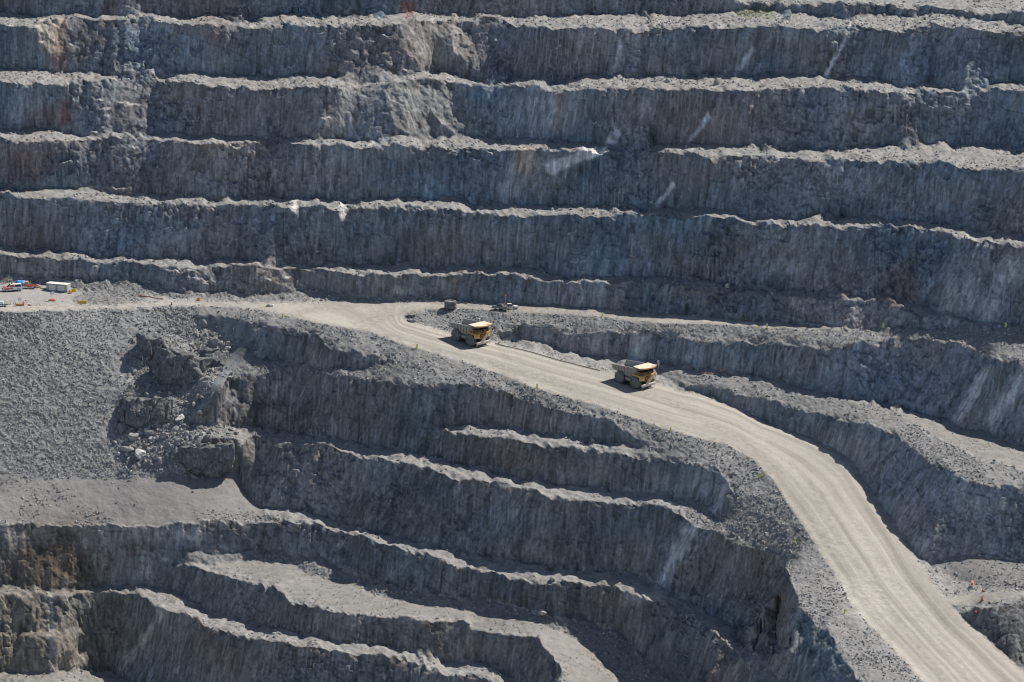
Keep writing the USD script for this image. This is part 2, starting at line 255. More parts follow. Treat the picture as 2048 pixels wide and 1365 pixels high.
# ---- direction of every piece of ground (contours follow the surveyed edges)
def plan_tangents(name, grade=0.0):
    p = L[name]
    seg = np.diff(p, axis=0); ln = np.hypot(*seg.T)
    s = np.r_[0, np.cumsum(ln)]
    q = np.arange(0, s[-1], 6.0)
    xy = np.c_[np.interp(q, s, p[:, 0]), np.interp(q, s, p[:, 1])]
    k = 9 if name.startswith(("cA", "cB", "cC", "cD", "cE", "cF", "t")) else 5
    sm = ndimage.gaussian_filter1d(xy, k, axis=0, mode="nearest")
    d = np.gradient(sm, axis=0)
    a0, T0 = bearing(*(sm - d / 2).T); a1, T1 = bearing(*(sm + d / 2).T)
    a, T, da, dT = (a0 + a1) / 2, (T0 + T1) / 2, a1 - a0, T1 - T0
    dz = np.zeros(len(a))
    for _ in range(4):
        dw = -(dT + dz) / T
        dX = a * dw + da
        dz = -grade * np.hypot(dX, dw)
    n = np.hypot(dX, dw)
    return xy, np.c_[dX, dw] / n[:, None]

def field(x, y):
    """Plan gradient (gx, gy) of the ground and the region index at each bearing."""
    lab = sample(x, y)
    g = np.zeros(x.shape + (2,))
    lean = x + 0.30 * y
    swing = noise2(lean, y * .15, 70, 21) * 1.5 + noise2(lean, y * .2, 24, 22) * 1.1 + noise2(x + .2 * y, y * .3, 10, 23) * 0.9
    where = ndimage.find_objects(lab)
    for i, r in enumerate(R):
        if i >= len(where) or where[i] is None or r["slope"] == 0:
            continue
        mi, mj = np.nonzero(lab[where[i]] == i + 1)
        m = (mi + where[i][0].start, mj + where[i][1].start)
        px = np.c_[x[m], y[m]]
        if r["uphill"] is not None:
            t = np.broadcast_to(np.array(r["uphill"]) / np.hypot(*r["uphill"]), px.shape).copy()
        else:
            t, wsum = 0, 0
            for n in r["lines"]:
                pts, tan = plan_tangents(n, 0.0 if n.startswith("c") and r["cls"] == FACE and n != "cR2" else r["grade"])
                dist, idx = cKDTree(pts).query(px)
                w = 1 / (dist + 8.0)
                t = t + tan[idx] * w[:, None]; wsum = wsum + w
            t = t / np.maximum(np.linalg.norm(t, axis=1, keepdims=True), 1e-9)
            along = t
            if not r["ramp"]:
                t = np.c_[-t[:, 1], t[:, 0]]
        sl = np.full(len(px), r["slope"])
        if r["name"] == "haul_road":
            sl = sl * np.clip((px[:, 0] - 600) / 260, 0, 1) * (px[:, 1] > 590) * (~((px[:, 0] > 830) & (px[:, 1] < 615 + (px[:, 0] - 830) * .07)))
        if r["cls"] == FACE:
            ang = swing[m] * r["rib"] * (0.45 + 1.5 * np.clip(noise2(x[m], y[m] * 1.4, 85, 27) * 3, 0, .6))
            c, s_ = np.cos(ang), np.sin(ang)
            t = np.c_[c * t[:, 0] - s_ * t[:, 1], s_ * t[:, 0] + c * t[:, 1]]
            sl = sl * (1 + 0.45 * noise2(x[m], y[m], 30, 25) + 0.4 * noise2(x[m], y[m], 9, 26))
        g[m] = t * sl[:, None]
        if r["name"] == "haul_road":
            g[m] += np.array([0.05, 0.0]) * ((px[:, 0] > 900) & (px[:, 1] < 606 + (px[:, 0] - 830) * .09))[:, None]
        if r["grade"] and not r["ramp"]:
            g[m] -= along * r["grade"]
    return g, lab

def increments(x, y, dx, dy):
    g, lab = field(x + dx / 2, y + dy / 2)
    a0, T0 = bearing(x, y); a1, T1 = bearing(x + dx, y + dy)
    f0 = np.maximum(g[..., 0] * a0 + g[..., 1] + T0, 0.05)
    f1 = np.maximum(g[..., 0] * a1 + g[..., 1] + T1, 0.05)
    return -np.log(f1 / f0), lab

GX, GY = np.meshgrid(gx, gy)
dh, lh = increments(GX[:, :-1], GY[:, :-1], STEP, 0)
dv, lv = increments(GX[:-1], GY[:-1], 0, STEP)
trust = np.array([1.5] + [{FACE: 5.0, ROAD: 9.0, SCREE: 2.0, SLIP: 2.0, RUBBLE: 2.5}.get(r["cls"], 1.0) * (2.0 if ("R2" in str(r["lines"]) or "R1" in str(r["lines"])) and r["cls"] == FACE else 1.0) for r in R], np.float32)
wh, wv = trust[lh], trust[lv]
lam = (2 - 2 * np.cos(np.pi * np.arange(NX) / NX))[None] + (2 - 2 * np.cos(np.pi * np.arange(NY) / NY))[:, None]
lam[0, 0] = 1
def divergence(h, v):
    out = np.zeros((NY, NX))
    out[:, :-1] -= h; out[:, 1:] += h
    out[:-1] -= v; out[1:] += v
    return out
def solve(rhs):
    hat = dctn(rhs, type=2, norm="ortho", workers=-1) / lam
    hat[0, 0] = 0
    return idctn(hat, type=2, norm="ortho", workers=-1)
apply_w = lambda u: divergence(wh * np.diff(u, axis=1), wv * np.diff(u, axis=0))
U = solve(divergence(dh, dv))
res = divergence(wh * dh, wv * dv) - apply_w(U)
z_ = solve(res); p_ = z_.copy(); rz = (res * z_).sum()
for _ in range(10):
    Ap = apply_w(p_); al = rz / (p_ * Ap).sum()
    U += al * p_; res -= al * Ap
    z_ = solve(res); rz2 = (res * z_).sum(); p_ = z_ + (rz2 / rz) * p_; rz = rz2
U = np.maximum.accumulate((U + 1e-7 * np.arange(NY)[:, None])[::-1], axis=0)[::-1]      # no overhangs
U += math.log(RANGE * math.cos(PITCH)) - U[int((735 - Y0) / STEP), int((1107 - X0) / STEP)]
A, T = bearing(GX, GY)
Wd = np.exp(U)
P = np.stack([A * Wd, Wd, CAM_Z - T * Wd], -1)
LAB = sample(GX, GY)
def ground_at(x, y):
    """World point of the surveyed ground at a bearing."""
    i, j = (y - Y0) / STEP, (x - X0) / STEP
    return np.array([ndimage.map_coordinates(P[..., k], [[i], [j]], order=1, mode="nearest")[0] for k in range(3)])

# ------------------------------------------------------------------ relief of the rock and colours that belong to it
def normals_of(Q):
    n = np.cross(np.gradient(Q, axis=1), np.gradient(Q, axis=0))
    n /= np.maximum(np.linalg.norm(n, axis=-1, keepdims=True), 1e-12)
    n[n[..., 1] > 0.9] *= 1
    flip = (n * (np.array([0, 0, CAM_Z]) - Q)).sum(-1) < 0
    n[flip] *= -1
    return n
cls_of = np.array([FLAT] + [r["cls"] for r in R])
rib_of = np.array([0.5] + [r["rib"] for r in R])
# thin ledges belong to the face they stick out of
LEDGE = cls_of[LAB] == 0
OWN = LAB.copy()
near = ndimage.distance_transform_edt(LEDGE, return_distances=False, return_indices=True)
OWN[LEDGE] = LAB[near[0], near[1]][LEDGE]
C = cls_of[OWN]
N0 = normals_of(P)
soft = lambda m, s=1.5: ndimage.gaussian_filter(m.astype(np.float32), s)
wF, wB, wR, wS, wG = soft((C == FACE), 1.2), soft(C == FLAT), soft(C == RUBBLE), soft(C == SCREE), soft(C == GRAVEL)
wR = wR * (1 - .75 * np.clip(soft(C == ROAD, 5) * 2.2, 0, 1))
wSlip, wPad = soft(C == SLIP), soft((C == PAD) | (C == SAND))
Ns = np.stack([ndimage.gaussian_filter(N0[..., k], 14) for k in range(3)], -1)
Ns /= np.linalg.norm(Ns, axis=-1, keepdims=True)
hor = np.hypot(Ns[..., 0], Ns[..., 1]) + 1e-6
zrel = P[..., 2] - ndimage.gaussian_filter(P[..., 2], 60)
sh = 0.42 * zrel
Q = np.stack([P[..., 0] + sh * Ns[..., 0] / hor - (0.17 + 0.15 * np.clip(P[..., 0] / 150, -1, 1)) * zrel, P[..., 1] + sh * Ns[..., 1] / hor, P[..., 2]], -1)
def n3(q, sx, sz, seed): return lattice(q / np.array([sx, sx, sz]), seed)
def ridge(v): return 1 - np.abs(v) * 4
rib = OWN * 0 + rib_of[OWN]
rib = ndimage.gaussian_filter(rib.astype(np.float32), 3)
b1, b2, b3 = n3(Q, 8, 45, 31), n3(Q, 3.2, 16, 32), n3(Q, 1.1, 7, 33)
i1, i2, i3, i4 = n3(P, 6, 6, 34), n3(P, 2.4, 2.0, 35), n3(P, 1.0, 0.8, 36), n3(P, .5, .45, 37)
brk = np.clip(n3(P, 18, 9, 38) * 4 - .25, 0, 1)               # where the face is broken up rather than smooth
def blocks(q, sx, sz, seed):
    o = np.random.default_rng(seed).random(3) * 48
    wq = q + np.stack([i1, i2, i1 * .6], -1) * sx * .55
    c = [np.mod(wq[..., k] / (sz if k == 2 else sx) + o[k], 48) for k in range(3)]
    return ndimage.map_coordinates(LATTICE, c, order=0, mode="grid-wrap", prefilter=False) - 0.5
j1, j2 = blocks(Q, 2.6, 7.0, 43), blocks(Q, 1.2, 2.6, 44)
zone = .35 * soft((GX > 235) & (GX < 470) & (GY > 670) & (GY < 945) & (C == FACE), 4)
brk = np.maximum(brk, zone); rib = rib * (1 + .9 * zone)
dF = rib * (.40 + .75 * brk) * (0.8 * j1 + 0.5 * j2) + rib * (1.3 * b1 + 0.5 * b2 + 0.3 * b3) + 0.4 * i1 + (0.16 + 0.7 * brk) * i2 + (.14 + .4 * brk) * i3 + 0.16 * i4
dB = 1.1 * i1 + 0.9 * i2 + 0.55 * i3 + 0.2 * i4
dR = 0.8 * i1 + 0.6 * i2 + 0.4 * i3 + 0.35 * i4
dS = 0.8 * i1 + 0.45 * i2 + 0.4 * i3 + 0.3 * i4
dG = 0.7 * i1 + 0.35 * i2 + 0.15 * i3 + 0.1 * i4
disp = wF * dF + wB * dB + wR * dR + wS * dS + wG * dG + wSlip * (0.8 * i1 + .5 * b2 + 0.15 * i3) + wPad * (0.16 * i2 + 0.12 * i3)
# crests crumble: the rim breaks back in bites
top = np.zeros(P.shape[:2], np.float32)
edge = (soft(C == FACE, 5) * soft((C == FLAT) | (C == RUBBLE), 5)) * 4
disp += edge * (1.6 * n3(P, 3.5, 3.5, 41) + 1.2 * n3(P, 1.5, 1.5, 42) - .15)
# rolling ridges that traffic leaves on the road
onroad = soft(C == ROAD, 1.0)
disp += onroad * (0.05 * i2 + 0.03 * i3)
PD = P + (N0 * 0.5 + Ns * 0.5) * disp[..., None]
ND = normals_of(PD)

# ---- colours (base colours of dry rock and dust; ledges and far walls also carry painted light)
def rgb(*c): return np.array(c, np.float32)
tone = 0.75 + 0.9 * (((n3(P, 14, 14, 51) + n3(P, 7, 7, 58) * .5 + n3(P, 3.5, 3.5, 59) * .25) / 1.75 + .5)) * .55
sharp = lambda v: np.clip(v * 2.6, -.5, .5)
str1, str2, str3 = sharp(n3(Q, 2.2, 30, 52)), sharp(n3(Q, .8, 14, 53)), n3(Q, .45, 9, 54)
hue = n3(P, 26, 14, 55)[..., None]
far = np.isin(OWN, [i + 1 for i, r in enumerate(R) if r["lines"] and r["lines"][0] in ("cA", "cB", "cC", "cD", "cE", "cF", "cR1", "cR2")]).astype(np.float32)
colF = (rgb(.160, .164, .168) + rgb(.022, .034, .052) * ndimage.gaussian_filter(far, 3)[..., None]) * tone[..., None] * (1 + .22 * str1 + .26 * str2 + .5 * str3 + .35 * i4 + .25 * i3)[..., None]  # lighter, bluer tone on these walls stands in for sky light and haze
hue2 = n3(P, 9, 7, 72)[..., None]
scar = np.clip(n3(P, 17, 11, 73) * 5 - .3, 0, 1)[..., None]
colF = colF * (1 + hue * np.array([.50, .04, -.20]) + hue2 * np.array([.28, .06, -.10])) * (1 + .22 * scar - .16 * np.clip(n3(P, 21, 12, 74)[..., None] * 5 - .2, 0, 1))
drill = np.clip(np.cos(2 * np.pi * (Q[..., 0] * 1.0 + .12 * i1) / 1.25) * 1.4 - .3, 0, 1) * np.clip(n3(P, 22, 9, 60) * 4 + .4, 0, 1) * np.clip(.4 + 2.2 * n3(Q, 1.4, 5, 64), 0, 1)
colF = colF * (1 + .16 * j1 + .12 * j2)[..., None] + (rgb(.30, .30, .30) - colF) * (drill * .95)[..., None]
def joint(v, width, gate):
    return np.clip(1 - np.abs(np.mod(v, 1) - .5) / width, 0, 1) * gate
crack = np.maximum(joint(Q[..., 0] / 6.1 + .9 * n3(P, 14, 40, 65), .035, np.clip(n3(P, 9, 9, 66) * 6, 0, 1)), joint((P[..., 2] + .35 * P[..., 0]) / 5.3 + 1.2 * n3(P, 12, 9, 67), .03, np.clip(n3(P, 8, 8, 68) * 7 - .6, 0, 1)))
colF = colF * (1 - .6 * crack)[..., None]
pale = np.clip(n3(Q, 1.6, 12, 56) * 3.2 - .62, 0, 1) * np.clip(n3(P, 9, 6, 57) * 4 + .3, 0, 1)
colF = colF + (rgb(.40, .40, .39) - colF) * (pale * .75)[..., None]
grit = i3 * .5 + i4 * .9
colB = rgb(.222, .217, .21) * (0.85 + .35 * tone + grit * .9)[..., None]
colR = rgb(.225, .222, .218) * (0.7 + .35 * tone + grit * .7)[..., None]
colS = rgb(.265, .262, .258) * (0.7 + .35 * tone + grit * .7)[..., None]
colG = rgb(.225, .218, .212) * (0.75 + .3 * tone + grit * .35)[..., None]
colPad = rgb(.31, .295, .285) * (0.8 + .25 * tone + grit * .2)[..., None]
colSlip = rgb(.165, .18, .19) * (0.85 + .2 * tone + .35 * str1 + .3 * str2)[..., None]
# wheel tracks run along the road
pts = []
for n in ("roadL", "roadR"):
    seg = L[n]; s = np.r_[0, np.cumsum(np.hypot(*np.diff(seg, axis=0).T))]; q = np.linspace(s[0], s[-1], 700)
    pts.append(np.c_[np.interp(q, s, seg[:, 0]), np.interp(q, s, seg[:, 1])])
dl = cKDTree(np.vstack([[p] for p in pts[0]])).query(np.c_[GX.ravel(), GY.ravel()])[0].reshape(GX.shape)
dr_ = cKDTree(pts[1]).query(np.c_[GX.ravel(), GY.ravel()])[0].reshape(GX.shape)
across = dl / np.maximum(dl + dr_, 1e-6)
along = P[..., 0] * .6 - P[..., 1] * .8
zz = across * 0
trk = lattice(np.stack([across * 26, along / 90, zz], -1), 61) * .75 + lattice(np.stack([across * 70, along / 45, zz], -1), 62) * .4 + .35 * lattice(np.stack([across * 9, along / 150, zz], -1), 63)
colRoad = rgb(.36, .335, .297) * (1 + .8 * trk + .10 * i1 + .12 * i3 + .12 * i4)[..., None]
colSand = rgb(.235, .225, .21) * (0.8 + .25 * tone + .35 * i2 + .35 * i3 + .3 * i4)[..., None]
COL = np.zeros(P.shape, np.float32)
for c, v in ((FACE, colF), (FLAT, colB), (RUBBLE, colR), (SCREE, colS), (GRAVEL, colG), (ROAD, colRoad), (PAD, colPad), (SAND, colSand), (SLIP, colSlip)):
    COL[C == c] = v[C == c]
COL[LEDGE] = COL[LEDGE] * .25 + np.array([.46, .45, .44]) * .75  # pale tone painted on the ledges so they look sunlit even in shade
def stain(outline, color, amount, blur=5.0, ragged=1.0, only=None):
    im = Image.new("L", (NX, NY), 0)
    ImageDraw.Draw(im).polygon([((x - X0) / STEP, (y - Y0) / STEP) for x, y in poly(outline)], fill=255)
    m = np.array(im, np.float32) / 255
    ii, jj = np.mgrid[0:NY, 0:NX].astype(np.float32)
    if ragged:
        m = ndimage.map_coordinates(m, [ii + (.3 if blur <= 2 else 1) * ragged * (9 * i1 + 6 * b3 + 5 * i3), jj + (.3 if blur <= 2 else 1) * ragged * (7 * i2 + 4 * b3)], order=1, mode="nearest")
    m = ndimage.gaussian_filter(m, blur / STEP) * amount
    if only is not None:
        m = m * (C == only)
    m = m[..., None]
    COL[:] = COL * (1 - m) + np.array(color, np.float32) * (0.8 + .4 * tone[..., None] + .6 * str2[..., None]) * m
RUST, DARKR, PALE, TAN = (.23, .10, .075), (.13, .075, .075), (.52, .52, .53), (.30, .25, .17)
for o, col, a, b in (
    ("805,0 830,0 826,32 806,30", (.25, .12, .09), .7, 3), ("110,40 128,40 120,140 104,140", RUST, .55, 6), ("118,205 145,195 142,252 112,255", RUST, .6, 8),
    ("60,215 112,210 112,255 58,258", DARKR, .5, 12), ("20,292 90,296 85,375 0,378 0,300", DARKR, .65, 14), ("0,470 60,460 150,480 150,500 0,490", DARKR, .55, 14),
    ("210,0 238,0 235,32 205,32", DARKR, .6, 6), ("418,72 446,72 444,88 416,88", RUST, .5, 6), ("380,8 470,0 480,60 380,62", DARKR, .3, 16),
    ("220,215 290,215 290,260 220,262", DARKR, .3, 16),
    ("1088,330 1110,318 1140,315 1170,298 1215,292 1212,300 1180,318 1150,328 1120,346 1108,352 1090,344", PALE, .95, 2), ("1212,286 1228,252 1240,262 1232,286", PALE, .8, 2),
    ("1506,92 1508,100 1484,140 1470,152 1472,142 1490,110", PALE, 1.0, 1.2), ("1438,152 1452,138 1450,152", PALE, .8, 1.5), ("1700,44 1690,72 1665,118 1648,150 1654,150 1676,112 1697,74", PALE, 1.0, 1.2),
    ("1416,224 1420,236 1388,276 1372,292 1380,276 1405,244", PALE, 1.0, 1.2), ("1347,364 1350,370 1318,410 1308,413", PALE, 1.0, 1.2), ("1236,70 1246,95 1236,135 1218,150 1232,130 1238,100", PALE, .75, 2),
    ("1030,180 1150,182 1160,270 1030,278", (.30, .31, .33), .55, 14), ("1108,180 1120,180 1112,260 1104,265", PALE, .6, 3), ("1116,190 1126,186 1122,250 1110,262", (.30, .22, .16), .6, 4),
    ("1035,292 1070,288 1068,330 1040,350 1028,330", (.36, .29, .22), .7, 5), ("985,400 1040,330 1035,380 1018,412", (.34, .34, .34), .5, 6),
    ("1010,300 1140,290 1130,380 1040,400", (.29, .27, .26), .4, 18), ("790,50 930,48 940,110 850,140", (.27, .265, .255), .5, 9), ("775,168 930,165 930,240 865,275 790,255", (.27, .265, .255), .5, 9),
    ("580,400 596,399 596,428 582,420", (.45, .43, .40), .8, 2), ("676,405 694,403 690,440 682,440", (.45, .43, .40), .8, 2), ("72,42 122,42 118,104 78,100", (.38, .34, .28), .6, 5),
    ("1660,230 1700,212 1740,240 1750,280 1690,268", (.27, .25, .245), .6, 8), ("1400,90 1530,80 1520,148 1400,150", (.24, .22, .22), .4, 14),
    ("1760,600 1780,540 1830,535 1840,600 1800,610", (.15, .10, .095), .6, 8), ("1960,640 1995,540 2048,500 2048,540 2000,600 1985,650", (.36, .37, .38), .6, 6), ("2010,640 2030,580 2060,560 2060,650", (.13, .11, .11), .6, 8),
    ("1880,640 1900,560 1960,560 1950,630", (.31, .30, .29), .5, 14), ("1900,840 1960,760 1975,740 1985,745 1950,800 1912,850", PALE, .6, 4), ("1975,850 2030,760 2048,740 2048,770 2010,830 1985,860", PALE, .5, 5),
    ("885,555 912,552 905,604 890,602", (.30, .30, .29), .6, 3), ("905,556 920,556 914,604 902,604", (.17, .12, .11), .6, 3), ("780,590 795,575 808,572 806,592", (.34, .33, .32), .7, 4),
    ("480,320 520,318 525,370 400,375 410,330", (.24, .23, .23), .25, 18),
    ("60,1049 190,1049 215,1110 190,1178 -20,1178 40,1100", (.095, .062, .04), .75, 26), ("0,1049 100,1049 90,1090 0,1100", (.30, .29, .27), .5, 10), ("150,1052 260,1050 300,1060 400,1060 400,1090 300,1080 240,1095 200,1120 160,1090", (.42, .42, .42), .6, 7),
    ("200,1120 340,1100 330,1160 230,1170", (.30, .33, .35), .5, 12), ("-240,1190 240,1188 270,1260 220,1345 -240,1350", (.13, .118, .098), .6, 26), ("0,1270 100,1275 160,1300 90,1345 0,1345", (.17, .148, .11), .55, 22), ("97,1180 106,1190 112,1340 100,1345", (.46, .44, .42), .5, 3),
    ("1400,1050 1376,1090 1350,1135 1330,1176 1305,1175 1335,1120 1355,1080 1378,1050", (.40, .40, .41), .8, 4), ("1380,1205 1330,1180 1260,1190 1235,1195 1240,1215 1232,1230 1250,1205 1330,1196", (.34, .33, .32), .6, 4),
    ("1440,950 1458,985 1440,1020 1412,1036 1425,1010 1438,985", (.38, .38, .39), .7, 4), ("1640,880 1760,865 1740,940 1700,930", (.27, .27, .275), .5, 12), ("1560,860 1700,905 1740,960 1720,960 1660,905", (.27, .27, .275), .4, 8),
    ("330,1215 338,1225 290,1290 240,1345 232,1340 280,1280", (.33, .32, .30), .7, 2.5), ("275,660 250,720 240,780 215,840 190,780 200,690", colS[0, 0] * 0 + np.array([.245, .24, .24]), .8, 14),
    ("1300,950 1420,950 1420,1000 1300,985", (.30, .31, .325), .5, 14), ("520,930 600,930 700,1010 560,1015", (.24, .25, .255), .4, 18),
):
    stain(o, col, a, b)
stain("0,1195 420,1240 400,1345 -100,1350", (.16, .14, .11), .35, 40)
stain("120,1055 330,1055 340,1175 130,1175", (.15, .125, .095), .4, 30)
stain("1264,668 1300,664 1296,690 1285,722 1260,716 1264,690", PALE, .6, 3)
stain("-240,1049 100,1049 350,1060 345,1100 -240,1178", (.12, .11, .10), .35, 14)
stain("1470,26 1500,16 1540,22 1548,32 1500,34", (.20, .21, .10), .55, 4)
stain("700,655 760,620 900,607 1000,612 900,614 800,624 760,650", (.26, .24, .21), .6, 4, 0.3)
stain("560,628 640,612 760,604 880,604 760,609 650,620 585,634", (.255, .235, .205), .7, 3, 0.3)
stain("1650,1150 1745,1155 1790,1250 1720,1250", (.37, .35, .315), .35, 10, .5)
stain("50,612 130,612 130,616 50,617", (.30, .28, .22), .6, 2, 0.2)
stain("1650,1120 1600,1030 1640,1030 1700,1120", (.30, .28, .25), .5, 8, .4)
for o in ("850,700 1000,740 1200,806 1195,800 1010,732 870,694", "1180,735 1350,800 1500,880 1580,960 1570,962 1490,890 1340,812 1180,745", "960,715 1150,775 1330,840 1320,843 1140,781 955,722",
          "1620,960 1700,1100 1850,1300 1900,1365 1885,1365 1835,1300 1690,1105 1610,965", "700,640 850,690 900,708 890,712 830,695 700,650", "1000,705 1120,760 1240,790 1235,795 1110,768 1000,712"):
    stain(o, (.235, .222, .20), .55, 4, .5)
for o in ("1500,850 1560,900 1600,960 1585,965 1540,905 1490,860", "1700,1010 1790,1160 1960,1365 1930,1365 1770,1165 1690,1020"):
    stain(o, (.37, .35, .315), .3, 6, .5)
rim = np.clip(soft(C == ROAD, 2.5) * soft(C != ROAD, 2.5) * 4, 0, 1)[..., None]
COL = COL * (1 - rim) + np.stack([ndimage.gaussian_filter(COL[..., k], 2.0) for k in range(3)], -1) * (1 + .5 * i3 + .5 * i4)[..., None] * rim
COL = np.clip(COL, .015, .75)

# ------------------------------------------------------------------ ground meshes
ground_mat = mat("rock_and_dust", {
    "c": ("attribute", {"attribute": "tint"}), "g": ("geometry", {}),
    "n1": ("noise_texture", {"scale": 1.7, "detail": 6.0, "roughness": 0.7}), "n2": ("noise_texture", {"scale": 6.0, "detail": 3.0, "roughness": 0.6}),
    "m": ("map_range", {"from_min": 0.3, "from_max": 0.7, "to_min": 0.78, "to_max": 1.22}),
    "mul": ("mix", {"mix_type": "multiply", "fac": 1.0}),
    "fl": ("attribute", {"attribute": "flow"}), "fw": ("attribute", {"attribute": "faceness"}),
    "mp": ("mapping", {"scale": (2.0, 2.0, 0.28)}), "n3": ("noise_texture", {"scale": 1.0, "detail": 4.0, "roughness": 0.65}),
    "vo": ("voronoi_texture", {"metric": "manhattan", "scale": 1.0}), "vmp": ("mapping", {"scale": (1.0, 1.0, 0.20)}), "vb": ("rgb_to_bw", {}),
    "vm": ("map_range", {"from_min": 0.1, "from_max": 0.9, "to_min": 0.74, "to_max": 1.26}), "vx": ("mix", {"mix_type": "multiply", "fac": 1.0}),
    "v2": ("voronoi_texture", {"metric": "manhattan", "scale": 1.25}), "vb2": ("rgb_to_bw", {}), "vm2": ("map_range", {"from_min": 0.1, "from_max": 0.9, "to_min": 0.84, "to_max": 1.16}), "vx2": ("mix", {"mix_type": "multiply", "fac": 1.0}),
    "m3": ("map_range", {"from_min": 0.32, "from_max": 0.68, "to_min": 0.84, "to_max": 1.17}), "mx3": ("mix", {"color1": (1, 1, 1)}), "mul2": ("mix", {"mix_type": "multiply", "fac": 1.0}),
    "b": ("bump", {"strength": 0.55, "distance": 0.35}),
    "p": ("principled_bsdf", {"roughness": 0.95, "specular_ior_level": 0.12})},
    [("g.position", "n1.vector"), ("g.position", "n2.vector"), ("n2.fac", "m.value"), ("c.color", "mul.color1"), ("m.result", "mul.color2"),
     ("n1.fac", "b.height"), ("b.normal", "p.normal"), ("fl.vector", "mp.vector"), ("mp.vector", "n3.vector"), ("n3.fac", "m3.value"), ("fw.fac", "mx3.fac"), ("fl.vector", "vmp.vector"), ("vmp.vector", "vo.vector"), ("vo.color", "vb.color"), ("vb.val", "vm.value"), ("m3.result", "vx.color1"), ("vm.result", "vx.color2"), ("g.position", "v2.vector"), ("v2.color", "vb2.color"), ("vb2.val", "vm2.value"), ("vx.result" if False else "vx.color", "vx2.color1"), ("vm2.result", "vx2.color2"), ("vx2.color", "mx3.color2"), ("mul.color", "mul2.color1"), ("mx3.color", "mul2.color2"), ("mul2.color", "p.base_color")])

def grid_mesh(path, cells, material):
    """cells: boolean per grid cell."""
    ii, jj = np.nonzero(cells)
    a = ii * NX + jj
    quads = np.stack([a, a + NX, a + NX + 1, a + 1], -1)
    ids, inv = np.unique(quads, return_inverse=True)
    m = UsdGeom.Mesh.Define(stage, path)
    m.CreatePointsAttr(Vt.Vec3fArray.FromNumpy(PD.reshape(-1, 3)[ids].astype(np.float32)))
    m.CreateNormalsAttr(Vt.Vec3fArray.FromNumpy(ND.reshape(-1, 3)[ids].astype(np.float32)))
    m.SetNormalsInterpolation("vertex")
    m.CreateFaceVertexCountsAttr(Vt.IntArray.FromNumpy(np.full(len(quads), 4, np.int32)))
    m.CreateFaceVertexIndicesAttr(Vt.IntArray.FromNumpy(inv.reshape(-1).astype(np.int32)))
    m.CreateSubdivisionSchemeAttr("none")
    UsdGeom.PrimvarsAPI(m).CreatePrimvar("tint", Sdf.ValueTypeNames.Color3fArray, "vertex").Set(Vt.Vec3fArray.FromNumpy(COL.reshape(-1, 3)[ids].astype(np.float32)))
    UsdGeom.PrimvarsAPI(m).CreatePrimvar("flow", Sdf.ValueTypeNames.Vector3fArray, "vertex").Set(Vt.Vec3fArray.FromNumpy(Q.reshape(-1, 3)[ids].astype(np.float32)))
    UsdGeom.PrimvarsAPI(m).CreatePrimvar("faceness", Sdf.ValueTypeNames.FloatArray, "vertex").Set(Vt.FloatArray.FromNumpy(wF.reshape(-1)[ids].astype(np.float32)))
    bind(m.GetPrim(), material)
    return m.GetPrim()

# the level benches left between the faces, each a piece of its own
cell = OWN[:-1, :-1].copy()
comp, nc = ndimage.label(ndimage.binary_opening(cell == 0, np.ones((2, 2))))
size = ndimage.sum(cell == 0, comp, np.arange(nc + 1))
keep = [k for k in range(1, nc + 1) if size[k] > 700]
kept = np.isin(comp, keep)
piece = np.where(cell == 0, 0, cell).astype(int)
for k in keep:
    piece[(comp == k) & (cell == 0)] = 1000 + k
lost = piece == 0
nearest = ndimage.distance_transform_edt(lost, return_distances=False, return_indices=True)
piece[lost] = piece[nearest[0], nearest[1]][lost]
# crumbs of a piece left in a neighbour by the ragged edge go to that neighbour
for k, sl in enumerate(ndimage.find_objects(piece)):
    if sl is None:
        continue
    cc, n = ndimage.label(piece[sl] == k + 1)
    if n > 1:
        s = np.bincount(cc.ravel(), minlength=n + 1)
        s[0] = 99
        piece[sl][s[cc] < 40] = 0
lost = piece == 0
nearest = ndimage.distance_transform_edt(lost, return_distances=False, return_indices=True)
piece[lost] = piece[nearest[0], nearest[1]][lost]
PIECES = []
for k in np.unique(piece):
    cells = piece == k
    if k >= 1000:
        nm, lab, cat = "bench", None, "bench"
    else:
        r = R[k - 1]; nm, lab, cat = r["name"], r["label"], r["category"]
    pr = grid_mesh(numbered("/World", nm), cells, ground_mat)
    tag(pr, lab, cat, kind="structure")
    PIECES.append((k, pr, cells))

# beyond the view the land goes on: outer ground out to the horizon
ring = [(0, j) for j in range(0, NX, 8)] + [(i, NX - 1) for i in range(0, NY, 8)] + [(NY - 1, j) for j in range(NX - 1, -1, -8)] + [(i, 0) for i in range(NY - 1, -1, -8)]
inner = np.array([PD[i, j] for i, j in ring]); outer = inner.copy()
cen = np.array([0.0, 950.0])
d = inner[:, :2] - cen; box = np.max(np.abs(d) / np.array([160, 190]), axis=1, keepdims=True)
outer[:, :2] = cen + d / np.maximum(np.linalg.norm(d, axis=1, keepdims=True), 1) * 6000
outer[:, 2] = np.maximum(inner[:, 2], 0) * 1.0
mid = inner * .93 + outer * .07; mid[:, 2] = inner[:, 2]
near_cam = mid[:, 1] < 500
n = len(ring); k = np.arange(n); k2 = (k + 1) % n
f = np.vstack([np.c_[k, k2, k2 + n, k + n], np.c_[k + n, k2 + n, k2 + 2 * n, k + 2 * n]])
outer_mat = mat("outer_ground", {"g": ("geometry", {}), "n": ("noise_texture", {"scale": 0.05, "detail": 8.0}), "r": ("rgb_ramp", {"ramp": [(0.3, (.16, .16, .165)), (0.7, (.27, .26, .25))]}), "p": ("principled_bsdf", {"roughness": 0.95, "specular_ior_level": 0.1})},
                [("g.position", "n.vector"), ("n.fac", "r.fac"), ("r.color", "p.base_color")])
